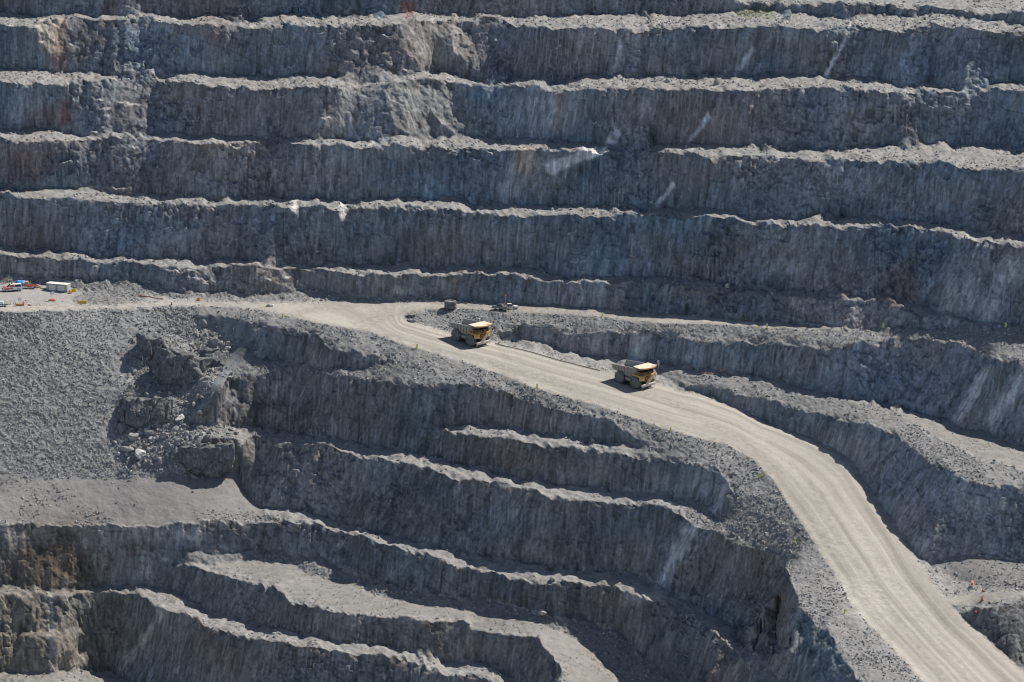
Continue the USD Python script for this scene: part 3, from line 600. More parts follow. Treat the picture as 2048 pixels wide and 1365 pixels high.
og = usdkit.mesh(stage, "/World/ground", (np.vstack([inner, mid, outer]), f), outer_mat)
tag(og.GetPrim(), "open ground around the pit reaching to the horizon", "ground", kind="structure")

# ------------------------------------------------------------------ building blocks for the objects
def ground_at(x, y):
    i, j = (y - Y0) / STEP, (x - X0) / STEP
    return np.array([ndimage.map_coordinates(PD[..., k], [[i], [j]], order=1, mode="nearest")[0] for k in range(3)])
def box(x, y, z, sx, sy, sz):
    m = trimesh.creation.box([sx, sy, sz]); m.apply_translation([x, y, z]); return m
def bar(p, q, r, n=8):
    return trimesh.creation.cylinder(radius=r, segment=[p, q], sections=n)
def beam(p, q, w, h):
    p, q = np.array(p, float), np.array(q, float); d = q - p; l = np.linalg.norm(d)
    m = trimesh.creation.box([l, w, h])
    x = d / l; y = np.cross([0, 0, 1.0], x); y /= max(np.linalg.norm(y), 1e-9); z = np.cross(x, y)
    M = np.eye(4); M[:3, 0], M[:3, 1], M[:3, 2], M[:3, 3] = x, y, z, (p + q) / 2
    m.apply_transform(M); return m
def prism(profile, y0, y1):
    """A profile in the x-z plane drawn out from y0 to y1."""
    from shapely.geometry import Polygon
    m = trimesh.creation.extrude_polygon(Polygon(profile), y1 - y0, engine="earcut")
    m.apply_transform(np.array([[1, 0, 0, 0], [0, 0, -1, y1], [0, 1, 0, 0], [0, 0, 0, 1.0]]))
    return m
def hull(points): return trimesh.convex.convex_hull(np.array(points, float))
def loft(a, b): return hull(np.vstack([a, b]))
def join(*m): return trimesh.util.concatenate([x for x in m])
def lathe(profile, n=28):
    """Turned about the y axis (a wheel standing upright): profile of (radius, y)."""
    m = trimesh.creation.revolve(np.array(profile, float), sections=n)
    m.apply_transform(np.array([[1, 0, 0, 0], [0, 0, 1, 0], [0, 1, 0, 0], [0, 0, 0, 1.0]]))
    m.fix_normals(); return m
def moved(m, x, y, z):
    m = m.copy(); m.apply_translation([x, y, z]); return m
def thing(name, M, label, category, group=None):
    x = UsdGeom.Xform.Define(stage, numbered("/World", name))
    x.AddTransformOp().Set(Gf.Matrix4d(*np.asarray(M, float).T.ravel().tolist()))
    return tag(x.GetPrim(), label, category, group)
def part(parent, name, m, material, smooth=False, label=None):
    path = numbered(str(parent.GetPath()), name)
    p = usdkit.mesh(stage, path, m, material, smooth=smooth).GetPrim()
    return tag(p, label) if label else p
def again(root, M, label, category, group=None):
    """Another one of the same build."""
    x = UsdGeom.Xform.Define(stage, numbered("/World", root.GetName()))
    x.GetPrim().GetReferences().AddInternalReference(root.GetPath())
    x.GetPrim().SetInstanceable(True)
    x.GetPrim().GetAttribute("xformOp:transform").Set(Gf.Matrix4d(*np.asarray(M, float).T.ravel().tolist()))
    return tag(x.GetPrim(), label, category, group)
def stand(px, py, heading, up=(0, 0, 1.0), lift=0.0, scale=1.0):
    """Frame of a thing that stands on the ground at a bearing, its x axis along the heading (plan degrees or vector)."""
    p = ground_at(px, py)
    h = np.array([math.cos(math.radians(heading)), math.sin(math.radians(heading)), 0.0]) if np.ndim(heading) == 0 else np.array(heading, float)
    u = np.array(up, float); u /= np.linalg.norm(u)
    y = np.cross(u, h); y /= np.linalg.norm(y); h = np.cross(y, u)
    M = np.eye(4); M[:3, 0], M[:3, 1], M[:3, 2], M[:3, 3] = h * scale, y * scale, u * scale, p + u * lift
    return M

m_yellow = paint("truck_yellow", (.70, .36, .07), .55, dirt=(.46, .31, .20), dirt_amount=.95)
m_canopy = paint("truck_canopy", (.68, .60, .46), .6, dirt=(.55, .50, .42), dirt_amount=.8)
m_tray = paint("truck_tray", (.27, .26, .25), .8, dirt=(.38, .33, .27), dirt_amount=.7)
m_dark = paint("dark_steel", (.035, .035, .04), .6, dirt=(.15, .14, .13), dirt_amount=.4)
m_tyre = paint("tyre_rubber", (.075, .075, .08), .85, dirt=(.27, .25, .235), dirt_amount=.8)
m_rim = paint("wheel_rim", (.16, .155, .15), .6, dirt=(.27, .25, .23), dirt_amount=.6)
m_pale = paint("pale_steel", (.60, .57, .52), .6, dirt=(.45, .42, .38), dirt_amount=.5)
m_white = paint("white_paint", (.74, .74, .72), .55, dirt=(.5, .48, .44), dirt_amount=.3)
m_cream = paint("container_cream", (.40, .42, .37), .6, dirt=(.42, .40, .36), dirt_amount=.4)
m_roof = paint("container_roof", (.76, .75, .70), .6, dirt=(.6, .58, .52), dirt_amount=.4)
m_door = paint("roller_door", (.62, .64, .66), .5, dirt=(.5, .49, .46), dirt_amount=.3)
m_red = paint("red_paint", (.52, .045, .035), .4, dirt=(.45, .38, .33), dirt_amount=.35)
m_orange = paint("orange_plastic", (.72, .17, .06), .55, dirt=(.5, .4, .33), dirt_amount=.3)
m_rust = paint("rusty_steel", (.34, .12, .06), .85, dirt=(.25, .17, .12), dirt_amount=.6)
m_barrier = paint("yellow_plastic", (.72, .42, .04), .5, dirt=(.5, .42, .3), dirt_amount=.3)
m_lime = paint("lime_post", (.68, .70, .10), .5, dirt=(.5, .48, .3), dirt_amount=.3)
m_faded = paint("faded_orange", (.50, .24, .15), .7, dirt=(.36, .30, .26), dirt_amount=.6)
m_blue = paint("blue_sheet", (.05, .26, .62), .5, dirt=(.2, .35, .55), dirt_amount=.4)
m_wood = paint("weathered_timber", (.38, .29, .20), .85, dirt=(.3, .26, .22), dirt_amount=.5)
m_grey = paint("grey_car_paint", (.13, .15, .17), .35, dirt=(.30, .29, .27), dirt_amount=.5)
m_concrete = paint("concrete", (.46, .45, .43), .9, dirt=(.33, .32, .30), dirt_amount=.5)
m_glass = mat("tinted_glass", {"p": ("principled_bsdf", {"base_color": (.015, .018, .02), "roughness": 0.08, "specular_ior_level": 0.6})}, [])
m_lamp = mat("lamp_glass", {"p": ("principled_bsdf", {"base_color": (.7, .7, .68), "roughness": 0.15})}, [])
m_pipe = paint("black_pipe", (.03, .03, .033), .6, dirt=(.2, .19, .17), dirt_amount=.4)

# ------------------------------------------------------------------ haul trucks
def make_truck(M, label):
    t = thing("haul_truck", M, label, "haul truck", "haul trucks driving down the ramp")
    tyre = [(0.95, -.62), (1.25, -.66), (1.62, -.62), (1.76, -.50), (1.80, -.2), (1.80, .2), (1.76, .50), (1.62, .62), (1.25, .66), (0.95, .62), (0.95, -.62)]
    rimp = [(0.0, -.30), (.35, -.42), (.42, -.34), (.62, -.34), (.74, -.5), (.97, -.56), (.97, .56), (.74, .5), (.62, .34), (.42, .34), (.35, .42), (0.0, .30)]
    lugs = []
    for k in range(24):
        a = k * math.pi / 12
        for s in (-1, 1):
            b = trimesh.creation.box([.16, .55, .10]); b.apply_translation([0, s * .30, 1.80])
            b.apply_transform(trimesh.transformations.rotation_matrix(a + (s > 0) * math.pi / 24, [0, 1, 0])); lugs.append(b)
    T0, R0 = join(lathe(tyre, 36), *lugs), lathe(rimp, 24)
    for x, y in ((2.9, -2.95), (2.9, 2.95), (-3.0, -2.85), (-3.0, -1.45), (-3.0, 1.45), (-3.0, 2.85)):
        w = part(t, "wheel", moved(T0, x, y, 1.8), m_tyre, 40)
        part(w, "rim", moved(R0, x, y, 1.8), m_rim, 35)
    part(t, "frame", join(box(-.2, -.95, 2.0, 10.6, .5, .9), box(-.2, .95, 2.0, 10.6, .5, .9), box(-3, 0, 1.8, 1.3, 2.6, 1.3), box(2.9, 0, 1.6, 1.0, 4.6, .6), box(4.2, 0, 1.9, 1.8, 2.6, 1.6)), m_dark)
    part(t, "fuel_tank", join(bar([-1.4, -2.35, 1.9], [1.1, -2.35, 1.9], .62, 16)), m_tray, 40)
    part(t, "hydraulic_tank", join(bar([-1.3, 2.35, 1.9], [1.0, 2.35, 1.9], .58, 16)), m_tray, 40)
    for s in (-1, 1):
        part(t, "hoist_cylinder", join(bar([0.6, s * 1.55, 1.9], [0.0, s * 1.55, 3.0], .24, 12), bar([0.0, s * 1.55, 3.0], [-.5, s * 1.55, 3.9], .16, 12)), m_pale, 40)
    # tray: floor rising to the tail, front wall, two flaring side walls
    fl = [(-6.4, 3.75), (-2.0, 2.95), (1.2, 3.0), (2.7, 4.9)]
    rim_z = lambda x: 4.85 + (x + 6.4) * .125
    def shell(s):
        pts = []
        for (x, z) in fl[:3]:
            pts.append(([x, s * 2.75, z], [x, s * 3.25, rim_z(x)]))
        pts.append(([2.7, s * 2.85, 4.9], [2.7, s * 3.25, rim_z(2.7)]))
        out = []
        for (a, b), (c, d) in zip(pts, pts[1:]):
            q = np.array([a, b, c, d]); out.append(hull(np.vstack([q, q + [0, -s * .14, 0]])))
        return out
    floor = []
    for (x0, z0), (x1, z1) in zip(fl, fl[1:]):
        floor.append(hull([[x0, y, z] for y in (-2.75, 2.75) for z in (z0, z0 - .25)] + [[x1, y, z] for y in (-2.75, 2.75) for z in (z1, z1 - .25)]))
    headwall = hull([[2.7, y, z] for y in (-3.2, 3.2) for z in (4.9, 6.25)] + [[2.86, y, z] for y in (-3.2, 3.2) for z in (4.9, 6.25)])
    tray = part(t, "tray", join(*floor, headwall, *shell(-1), *shell(1)), m_tray)
    for s in (-1, 1):
        for x in np.linspace(-5.3, 1.9, 7):
            zb = np.interp(x, [p[0] for p in fl], [p[1] for p in fl]) - .1
            part(tray, "side_rib", hull([[x + dx, s * (2.78 + o), zb] for dx in (-.17, .17) for o in (0, .22)] + [[x + dx, s * (3.24 + o), rim_z(x) - .08] for dx in (-.17, .17) for o in (0, .17)]), m_tray)
        part(tray, "top_rail", beam([-6.45, s * 3.30, rim_z(-6.4)], [2.8, s * 3.30, rim_z(2.8)], .26, .26), m_tray)
    # rock canopy over the cab, its front edge drawn out and its corners cut
    can = [[1.7, -3.35, 6.40], [1.7, 3.35, 6.40], [4.7, 3.55, 6.46], [5.5, 2.4, 6.46], [5.9, 0, 6.46], [5.5, -2.4, 6.46], [4.7, -3.55, 6.46]]
    part(tray, "canopy", hull(can + [[x, y, z - .16] for x, y, z in can]), m_canopy)
    part(tray, "canopy_lip", join(*[beam(can[a], can[b], .16, .34) for a, b in ((2, 3), (3, 4), (4, 5), (5, 6))]), m_yellow)
    for k in range(4):
        part(tray, "canopy_mark", box(4.75 + .02 * k, 1.35 + k * .32, 6.475, .5, .16, .02), m_dark)
    for y in (-2.6, -1.3, 0, 1.3, 2.6):
        part(tray, "canopy_rib", beam([2.8, y, 6.06], [5.1, y, 6.2], .14, .26), m_dark)
    # deck, cab, bonnet, radiator
    part(t, "deck", join(box(3.3, 0, 4.02, 3.5, 6.5, .16), box(3.3, 2.3, 3.75, 3.3, 1.7, .4), box(3.3, -2.3, 3.75, 3.3, 1.7, .4)), m_yellow)
    cab = part(t, "cab", join(hull([[x, y, z] for x in (2.5, 4.55) for y in (.65, 2.75) for z in (4.1, 4.75)] + [[x, y, 5.65] for x in (2.55, 4.35) for y in (.75, 2.65)])), m_dark)  # dark colour paints in the black shade beneath the canopy
    part(cab, "windscreen", hull([[4.565, y, 4.85] for y in (.8, 2.6)] + [[4.40, y, 5.5] for y in (.85, 2.55)] + [[4.50, 1.7, 5.0], [4.38, 1.7, 5.3]]), m_glass)
    part(cab, "side_window", hull([[x, 2.765, 4.85] for x in (2.75, 4.3)] + [[x, 2.70, 5.5] for x in (2.8, 4.2)] + [[3.4, 2.6, 5.1]]), m_glass)
    part(cab, "side_window", hull([[x, .635, 4.85] for x in (2.75, 4.3)] + [[x, .70, 5.5] for x in (2.8, 4.2)] + [[3.4, .8, 5.1]]), m_glass)
    part(t, "equipment_cabinet", join(box(3.4, -1.9, 4.55, 1.5, 1.4, .9), box(3.1, -.4, 4.4, .9, .8, .6)), m_dark)  # coloured dark like the cab, as painted canopy shade
    part(t, "bonnet", hull([[x, y, z] for x in (3.2, 5.05) for y in (-1.6, 1.6) for z in (2.4, 3.9)]), m_yellow)
    rad = part(t, "radiator", box(5.10, 0, 3.05, .18, 2.9, 1.6), m_dark)
    for z in np.linspace(2.45, 3.65, 6):
        part(rad, "grille_bar", box(5.22, 0, z, .06, 2.8, .07), m_yellow)
    for s in (-1, 1):
        part(t, "fender", hull([[x, s * y, z] for x in (4.3, 5.15) for y in (1.7, 3.3) for z in (2.75, 3.9)]), m_yellow)
        h = part(t, "headlight", box(5.20, s * 2.4, 3.0, .14, .7, .34), m_lamp)
        part(t, "mudguard", hull([[x, s * y, z] for x in (1.6, 4.3) for y in (2.2, 3.35) for z in (3.72, 3.86)]), m_yellow)
    part(t, "bumper", join(hull([[x, y, z] for x in (5.0, 5.65) for y in (-3.0, 3.0) for z in (1.15, 1.6)]), box(5.2, 0, .95, .5, 4.4, .35)), m_pale)
    part(t, "bumper_step", join(*[box(5.45, s * 2.75, .75, .4, .5, .06) for s in (-1, 1)], *[bar([5.45, s * 2.9, .45], [5.45, s * 2.9, 1.2], .04) for s in (-1, 1)], *[bar([5.45, s * 2.55, .45], [5.45, s * 2.55, 1.2], .04) for s in (-1, 1)]), m_pale)
    # stair across the nose
    st = part(t, "stair", join(beam([5.42, -1.2, 1.6], [5.42, 1.9, 4.05], .10, .22), beam([5.95, -1.2, 1.6], [5.95, 1.9, 4.05], .10, .22)), m_pale)
    for k in range(9):
        f = (k + .5) / 9
        part(st, "tread", box(5.68, -1.2 + 3.1 * f, 1.6 + 2.45 * f, .5, .28, .05), m_pale)
    part(st, "handrail", join(bar([5.95, -1.2, 2.6], [5.95, 1.9, 5.0], .05), *[bar([5.95, -1.2 + 3.1 * f, 1.6 + 2.45 * f], [5.95, -1.2 + 3.1 * f, 2.6 + 2.4 * f], .04) for f in (0, .33, .66, 1)]), m_yellow)
    rail = [bar([x0, y0, 4.1], [x0, y0, 5.1], .04) for x0, y0 in ((5.0, -3.1), (5.0, -2.0), (5.0, -.9), (5.0, .2), (5.0, 3.1), (3.4, -3.2), (1.9, -3.2), (3.4, 3.2), (1.9, 3.2))]
    rail += [bar([5.0, -3.1, z], [5.0, 1.2, z], .04) for z in (4.6, 5.1)] + [bar([1.9, s * 3.2, z], [5.0, s * 3.15, z], .04) for s in (-1, 1) for z in (4.6, 5.1)]
    part(t, "deck_rail", join(*rail), m_yellow)
    part(t, "mirror", join(bar([4.9, -3.1, 4.9], [5.3, -3.5, 5.0], .04), box(5.3, -3.55, 4.85, .08, .35, .6)), m_dark)
    part(t, "mirror", join(bar([4.9, 3.1, 4.9], [5.3, 3.5, 5.0], .04), box(5.3, 3.55, 4.85, .08, .35, .6)), m_dark)
    part(t, "exhaust", bar([2.1, -2.2, 3.3], [2.1, -2.2, 4.9], .16, 12), m_dark, 40); part(t, "exhaust", bar([2.1, 2.2, 3.3], [2.1, 2.2, 4.9], .16, 12), m_dark, 40)
    return t
def road_frame(px, py, nx, ny):
    """Frame on the ramp at a bearing, facing a second bearing further down."""
    a, b = ground_at(px, py), ground_at(nx, ny)
    h = (b - a) / np.linalg.norm(b - a); c_, s_ = math.cos(.0), math.sin(.0); h = np.array([c_ * h[0] - s_ * h[1], s_ * h[0] + c_ * h[1], h[2] * .85])
    i, j = int((py - Y0) / STEP), int((px - X0) / STEP)
    patch = PD[i - 6:i + 7, j - 20:j + 21].reshape(-1, 3); q = patch - patch.mean(0)
    u = np.linalg.svd(q, full_matrices=False)[2][2]; u *= np.sign(u[2])
    M = stand(px, py, h, u, scale=1.05)
    M[:3, 3] = patch.mean(0)[:3] + (a - patch.mean(0)) - u * np.dot(a - patch.mean(0), u)
    return M
truck = make_truck(road_frame(940, 684, 1010, 710), "upper of the two yellow haul trucks, nearer the hairpin bend")
again(truck, road_frame(1268, 768, 1340, 795), "lower yellow haul truck, passing the white sign post by the rubble", "haul truck", "haul trucks driving down the ramp")

# ------------------------------------------------------------------ small vehicles
def car_wheels(t, xs, ys, r=.39, w=.26):
    for x in xs:
        for s in (-1, 1):
            wh = part(t, "wheel", moved(lathe([(.2, -w / 2), (r * .92, -w / 2), (r, -w * .3), (r, w * .3), (r * .92, w / 2), (.2, w / 2), (.2, -w / 2)], 18), x, s * ys, r), m_tyre, 40)
            part(wh, "rim", moved(lathe([(0, -w * .35), (.22, -w * .52), (.22, w * .52), (0, w * .35)], 12), x, s * ys, r), m_pale, 40)
def make_pickup(M, label, body, group=None, tray_mat=None):
    t = thing("pickup", M, label, "pickup truck", group)
    part(t, "body", join(prism([(-2.6, .45), (2.55, .45), (2.6, .8), (2.5, 1.08), (1.3, 1.18), (.9, 1.2), (-2.6, 1.15)], -.9, .9)), body)
    part(t, "cabin", hull([[x, y, 1.18] for x in (-.95, 1.3) for y in (-.86, .86)] + [[x, y, 1.8] for x in (-.75, .55) for y in (-.72, .72)]), body)
    part(t, "windscreen", hull([[1.28, y, 1.24] for y in (-.75, .75)] + [[.62, y, 1.76] for y in (-.66, .66)] + [[1.0, 0, 1.56]]), m_glass)
    for s in (-1, 1):
        part(t, "side_window", hull([[x, s * .865, 1.25] for x in (-.85, 1.0)] + [[x, s * .75, 1.74] for x in (-.7, .5)] + [[0, s * .84, 1.5]]), m_glass)
        part(t, "headlight", box(2.57, s * .68, .86, .06, .32, .16), m_lamp)
        part(t, "tail_light", box(-2.62, s * .78, .95, .05, .16, .28), m_red)
    part(t, "tub_rim", join(box(-1.8, -.86, 1.2, 1.6, .08, .12), box(-1.8, .86, 1.2, 1.6, .08, .12), box(-2.58, 0, 1.2, .08, 1.7, .12)), m_dark)
    part(t, "bumper", box(2.66, 0, .58, .16, 1.7, .24), m_dark); part(t, "bumper", box(-2.68, 0, .55, .14, 1.7, .2), m_dark)
    car_wheels(t, (1.65, -1.6), .8)
    return t
pk = make_pickup(stand(1001, 620, 158), "dark grey pickup parked on the shoulder of the upper road", m_grey)
fl = thing("flag_whip", stand(1009, 619, 0), "tall thin whip with a red flag ball beside the dark grey pickup", "flag whip")
part(fl, "pole", bar([0, 0, 0], [0.35, 0, 4.2], .05), m_white)
part(fl, "flag", trimesh.creation.icosphere(1, .33).apply_translation([.35, 0, 4.35]), m_red)
part(fl, "base", box(0, 0, .9, .34, .34, 1.8), m_orange)
v2 = make_pickup(stand(1019, 618, 0), "pale pickup half hidden behind the dark grey pickup", m_pale)
# red and white rescue wagon on the pad
t = thing("rescue_wagon", stand(25, 582, 196, scale=1.22), "red and white emergency wagon parked on the pad at the far left", "emergency vehicle")
part(t, "body", prism([(-2.55, .42), (2.45, .42), (2.55, .7), (2.45, 1.02), (1.35, 1.12), (-2.55, 1.12)], -.9, .9), m_white)
part(t, "bonnet", hull([[x, y, 1.125] for x in (1.35, 2.43) for y in (-.82, .82)] + [[x, y, 1.16] for x in (1.35, 2.3) for y in (-.7, .7)]), m_red)
part(t, "cabin", hull([[x, y, 1.12] for x in (-2.5, 1.35) for y in (-.88, .88)] + [[x, y, 1.85] for x in (-2.3, .6) for y in (-.74, .74)]), m_white)
part(t, "roof", hull([[x, y, 1.855] for x in (-2.25, .55) for y in (-.7, .7)] + [[x, y, 1.92] for x in (-2.1, .4) for y in (-.6, .6)]), m_roof)
part(t, "windscreen", hull([[1.34, y, 1.18] for y in (-.78, .78)] + [[.66, y, 1.8] for y in (-.68, .68)] + [[1.06, 0, 1.54]]), m_glass)
for s in (-1, 1):
    part(t, "side_window", hull([[x, s * .89, 1.2] for x in (-.5, 1.05)] + [[x, s * .77, 1.78] for x in (-.4, .5)] + [[.1, s * .86, 1.45]]), m_red, label="front side pane with red marking")
    part(t, "side_window", hull([[x, s * .89, 1.2] for x in (-2.2, -.65)] + [[x, s * .77, 1.78] for x in (-2.1, -.6)] + [[-1.4, s * .86, 1.45]]), m_glass)
    part(t, "side_stripe", box(1.1, s * .905, .8, 2.4, .02, .34), m_red)
    part(t, "headlight", box(2.5, s * .66, .84, .08, .34, .18), m_lamp)
part(t, "bumper", box(2.6, 0, .55, .16, 1.7, .26), m_dark); part(t, "bumper", box(-2.6, 0, .52, .12, 1.7, .22), m_dark)
part(t, "light_bar", box(.1, 0, 1.97, .3, 1.1, .12), m_red)
car_wheels(t, (1.6, -1.55), .8, .42)
# red flat trailer with an orange crate
t = thing("flat_trailer", stand(60, 577, 8), "rusty red flat trailer behind the emergency wagon", "trailer")
part(t, "bed", box(0, 0, .85, 4.0, 2.0, .22), m_rust)
part(t, "side_rail", join(box(0, -1.0, 1.08, 4.0, .06, .24), box(0, 1.0, 1.08, 4.0, .06, .24), box(2, 0, 1.08, .06, 2.0, .24)), m_red)
part(t, "drawbar", join(beam([2, -.6, .8], [3.3, 0, .7], .1, .12), beam([2, .6, .8], [3.3, 0, .7], .1, .12)), m_rust)
car_wheels(t, (-.45, .45), .95, .36)
cr = thing("crate", stand(53, 576, 8, lift=.97), "orange crate standing on the rusty red flat trailer", "crate")
part(cr, "crate_body", box(0, 0, .55, 1.3, 1.2, 1.1), paint("crate_orange", (.62, .34, .14), .7))
for z in (.12, .55, .98):
    part(cr, "batten", join(box(0, -.62, z, 1.36, .06, .12), box(.67, 0, z, .06, 1.3, .12)), m_wood)
# blue sheet over a heap
b = trimesh.creation.icosphere(3, 1.0); v = b.vertices.copy()
v[:, 2] = np.maximum(v[:, 2], -.02); r_ = np.hypot(v[:, 0], v[:, 1])
v *= [2.1, 1.5, 1.55]; v += (meshkit.noise(b.vertices * 2.3, 3)[:, None] - .5) * b.vertices * .55
v[:, 2] = np.where(b.vertices[:, 2] < .05, 0, v[:, 2])
b.vertices = v
pr = thing("tarpaulin", stand(41, 571, 0, lift=.15), "bright blue tarpaulin draped over a heap behind the emergency wagon", "tarpaulin")
part(pr, "sheet", b, m_blue, 50); part(pr, "rope", join(bar([-1.9, -1.2, .5], [1.9, -.9, .9], .05)), m_white)
# rusty post, pallets of scrap
pr = thing("rusty_frame", stand(7, 568, 0), "short rusty steel frame standing against the rock bank at the far left", "steel frame")
part(pr, "upright", bar([0, 0, 0], [-.15, 0, 1.7], .09), m_rust); part(pr, "upright", bar([.7, .3, 0], [.35, .2, 1.6], .09), m_rust); part(pr, "crossbar", bar([-.15, 0, 1.5], [.4, .2, 1.5], .07), m_rust)
pr = thing("timber_pallet", stand(76, 575, 12), "weathered timber pallet loaded with brown scrap between trailer and container", "pallet")
for k in range(5): part(pr, "slat", box(-1.0 + k * .5, 0, .32, .38, 1.6, .07), m_wood)
part(pr, "bearer", box(0, -.7, .15, 2.4, .14, .28), m_wood); part(pr, "bearer", box(0, .7, .15, 2.4, .14, .28), m_wood)
part(pr, "scrap", hull([[-.9, -.5, .36], [.9, -.6, .36], [.8, .6, .36], [-.8, .6, .36], [-.2, 0, 1.0], [.4, .1, .8]]), m_cream)
pr = thing("timber_pallet", stand(88, 578, -4), "brown timber pallet with planks lying beside the container corner", "pallet")
for k in range(4): part(pr, "slat", box(-.9 + k * .6, 0, .3, .42, 1.3, .08), m_wood)
part(pr, "bearer", box(0, -.55, .13, 2.3, .14, .26), m_rust); part(pr, "bearer", box(0, .55, .13, 2.3, .14, .26), m_rust)
# container with two roller doors
a, b_, c_ = ground_at(92.5, 580.5), ground_at(134, 585.5), ground_at(147, 580.5)
h = b_ - a; ln = np.hypot(h[0], h[1]); ang = math.degrees(math.atan2(h[1], h[0])); wd = 2.6; ht = 2.35
M = stand(92.5, 580.5, ang); M[2, 3] -= .05
t = thing("shipping_container", M, "pale grey green site container with two white roller doors and white roof", "container")
prof = []
def corrugated(x0, x1, y, z0, z1, s, n):
    ms = []
    for k in range(n):
        xa = x0 + (x1 - x0) * (k + .5) / n
        ms.append(box(xa, y + s * .02, (z0 + z1) / 2, (x1 - x0) / n * .55, .06, z1 - z0))
    return join(*ms)
part(t, "side_wall", join(box(ln / 2, .04, ht / 2, ln, .06, ht), corrugated(.1, ln * .13, 0, .15, ht - .15, -1, 3), corrugated(ln * .47, ln * .55, 0, .15, ht - .15, -1, 3), corrugated(ln * .89, ln - .1, 0, .15, ht - .15, -1, 3)), m_cream)
part(t, "back_wall", join(box(ln / 2, wd - .04, ht / 2, ln, .06, ht), corrugated(.1, ln - .1, wd, .15, ht - .15, 1, 24)), m_cream)
part(t, "end_wall", join(box(ln - .04, wd / 2, ht / 2, .06, wd - .14, ht)), m_pale)
for k in range(6): part(t, "end_rib", box(ln + .02, .3 + k * (wd - .6) / 5, ht / 2, .07, .16, ht - .3), m_white)
part(t, "end_wall", box(.04, wd / 2, ht / 2, .06, wd - .14, ht), m_cream)
part(t, "roof", join(box(ln / 2, wd / 2, ht + .04, ln + .1, wd + .1, .09)), m_roof)
part(t, "base_rail", box(ln / 2, .0, .09, ln, .14, .18), m_dark); part(t, "base_rail", box(ln / 2, wd, .09, ln, .14, .18), m_dark)
for x0 in (.14, .565):
    d = part(t, "roller_door", box(ln * (x0 + .16), -.01, .98, ln * .32, .06, 1.75), m_door)
    for k in range(9): part(d, "door_slat", box(ln * (x0 + .16), -.06, .22 + k * .19, ln * .31, .05, .13), m_door)
    part(d, "door_frame", join(box(ln * x0 - .04, -.05, .98, .1, .12, 1.9), box(ln * (x0 + .32) + .04, -.05, .98, .1, .12, 1.9), box(ln * (x0 + .16), -.06, 1.95, ln * .34, .16, .14)), m_cream)
def barrier(px, py, ang, label, length=1.3, m=m_barrier):
    pr = thing("water_barrier", stand(px, py, ang), label, "barrier", None)
    part(pr, "barrier_body", prism([(-.42, 0), (.42, 0), (.36, .3), (.2, .5), (.16, .95), (-.16, .95), (-.2, .5), (-.36, .3)], -length / 2, length / 2), m)
    part(pr, "filler_cap", bar([0, 0, .93], [0, 0, 1.03], .12), m_dark)
    part(pr, "lug", box(0, length / 2 + .06, .5, .14, .12, .6), m); part(pr, "lug", box(0, -length / 2 - .06, .3, .14, .12, .4), m)
barrier(140.5, 586.5, 20, "nearer of two yellow plastic barriers at the lit end of the container", 1.5)
barrier(148, 583.5, 75, "farther yellow plastic barrier at the right rear corner of the container", 1.4)
barrier(165, 607.5, 100, "yellow plastic barrier lying at the front of the loose rock heap", 2.6)
barrier(397, 601.5, 60, "yellow orange plastic barrier alone on the gravel edge beyond the service road", 1.1, paint("amber_plastic", (.66, .33, .07), .6))
def road_sign(px, py, label, w=1.5, h=1.0, tilt=10, z=2.2):
    pr = thing("road_sign", stand(px, py, -8), label, "road sign", None)
    part(pr, "post", bar([0, 0, 0], [0, 0, z], .06), m_pale); part(pr, "post", bar([.5, 0, 0], [.5, 0, z], .06), m_pale)
    pn = box(.25, -.09, z, w, .05, h); pn.apply_transform(trimesh.transformations.rotation_matrix(math.radians(-tilt), [0, 1, 0], [.25, 0, z]))
    part(pr, "panel", pn, m_white)
    part(pr, "ballast", hull([[x, y, zz] for x in (-.9, -.1) for y in (-.4, .4) for zz in (0, .5)] + [[-.5, 0, .75]]), m_orange); part(pr, "ballast", hull([[x, y, zz] for x in (.1, 1.3) for y in (-.4, .4) for zz in (0, .5)] + [[.7, 0, .7]]), m_orange)
road_sign(103.5, 602, "white sign panel on an orange base in the middle of the pad", tilt=18, z=2.5)
road_sign(38.5, 611.5, "white sign panel on an orange base at the edge of the service road", 1.2, 1.0, 4, 2.1)
def delineator(px, py, label, h=1.2, m=m_orange, group=None, w=.22):
    pr = thing("marker_post", stand(px, py, 0), label, "marker post", group)
    part(pr, "post", hull([[x, y, 0] for x in (-w, w) for y in (-.1, .1)] + [[x, y, h] for x in (-w * .8, w * .8) for y in (-.08, .08)]), m)
    part(pr, "base", box(0, 0, .06, w * 3, .5, .12), m_dark if m is m_orange else m)
    part(pr, "reflector", box(0, -.12, h * .8, w * 1.3, .03, h * .14), m_white)
delineator(47, 612, "tall orange marker post right of the sign at the service road", 1.5)
delineator(58.5, 611.5, "small orange marker lying low right of the tall orange post", .5, w=.4)
delineator(343, 610.5, "thin orange marker post on the lip of the scree", 1.0)
posts = [(565.5, 636, "yellow marker post at the outer edge of the hairpin"), (834, 697, "yellow marker post on the berm below the upper haul truck"), (1074, 776, "yellow marker post on the berm left of the lower haul truck"),
         (1341, 863, "yellow marker post on the berm where the ramp starts its bend"), (1205, 633, "pale yellow post on the upper road edge right of the parked pickups"), (1534, 656, "yellow post on the upper road edge above the middle of the striped wall"),
         (1767, 657, "bright yellow post where the upper road passes behind the berm"), (2012, 655, "yellow post on top of the berm at the right border"), (1521, 954, "yellow marker post on the berm at the outside of the bend"),
         (1589, 1084, "yellow marker post on the steep lower berm of the ramp"), (1689, 1229, "lowest yellow marker post beside the ramp")]
for x, y, lab in posts:
    delineator(x, y, lab, 1.35, m_lime, "yellow marker posts along the roads", .27)
delineator(1965, 1183, "upper orange marker post on the far side of the side road", 1.0)
delineator(1964, 1202, "tall orange marker post on the near side of the side road", 1.4, w=.3)
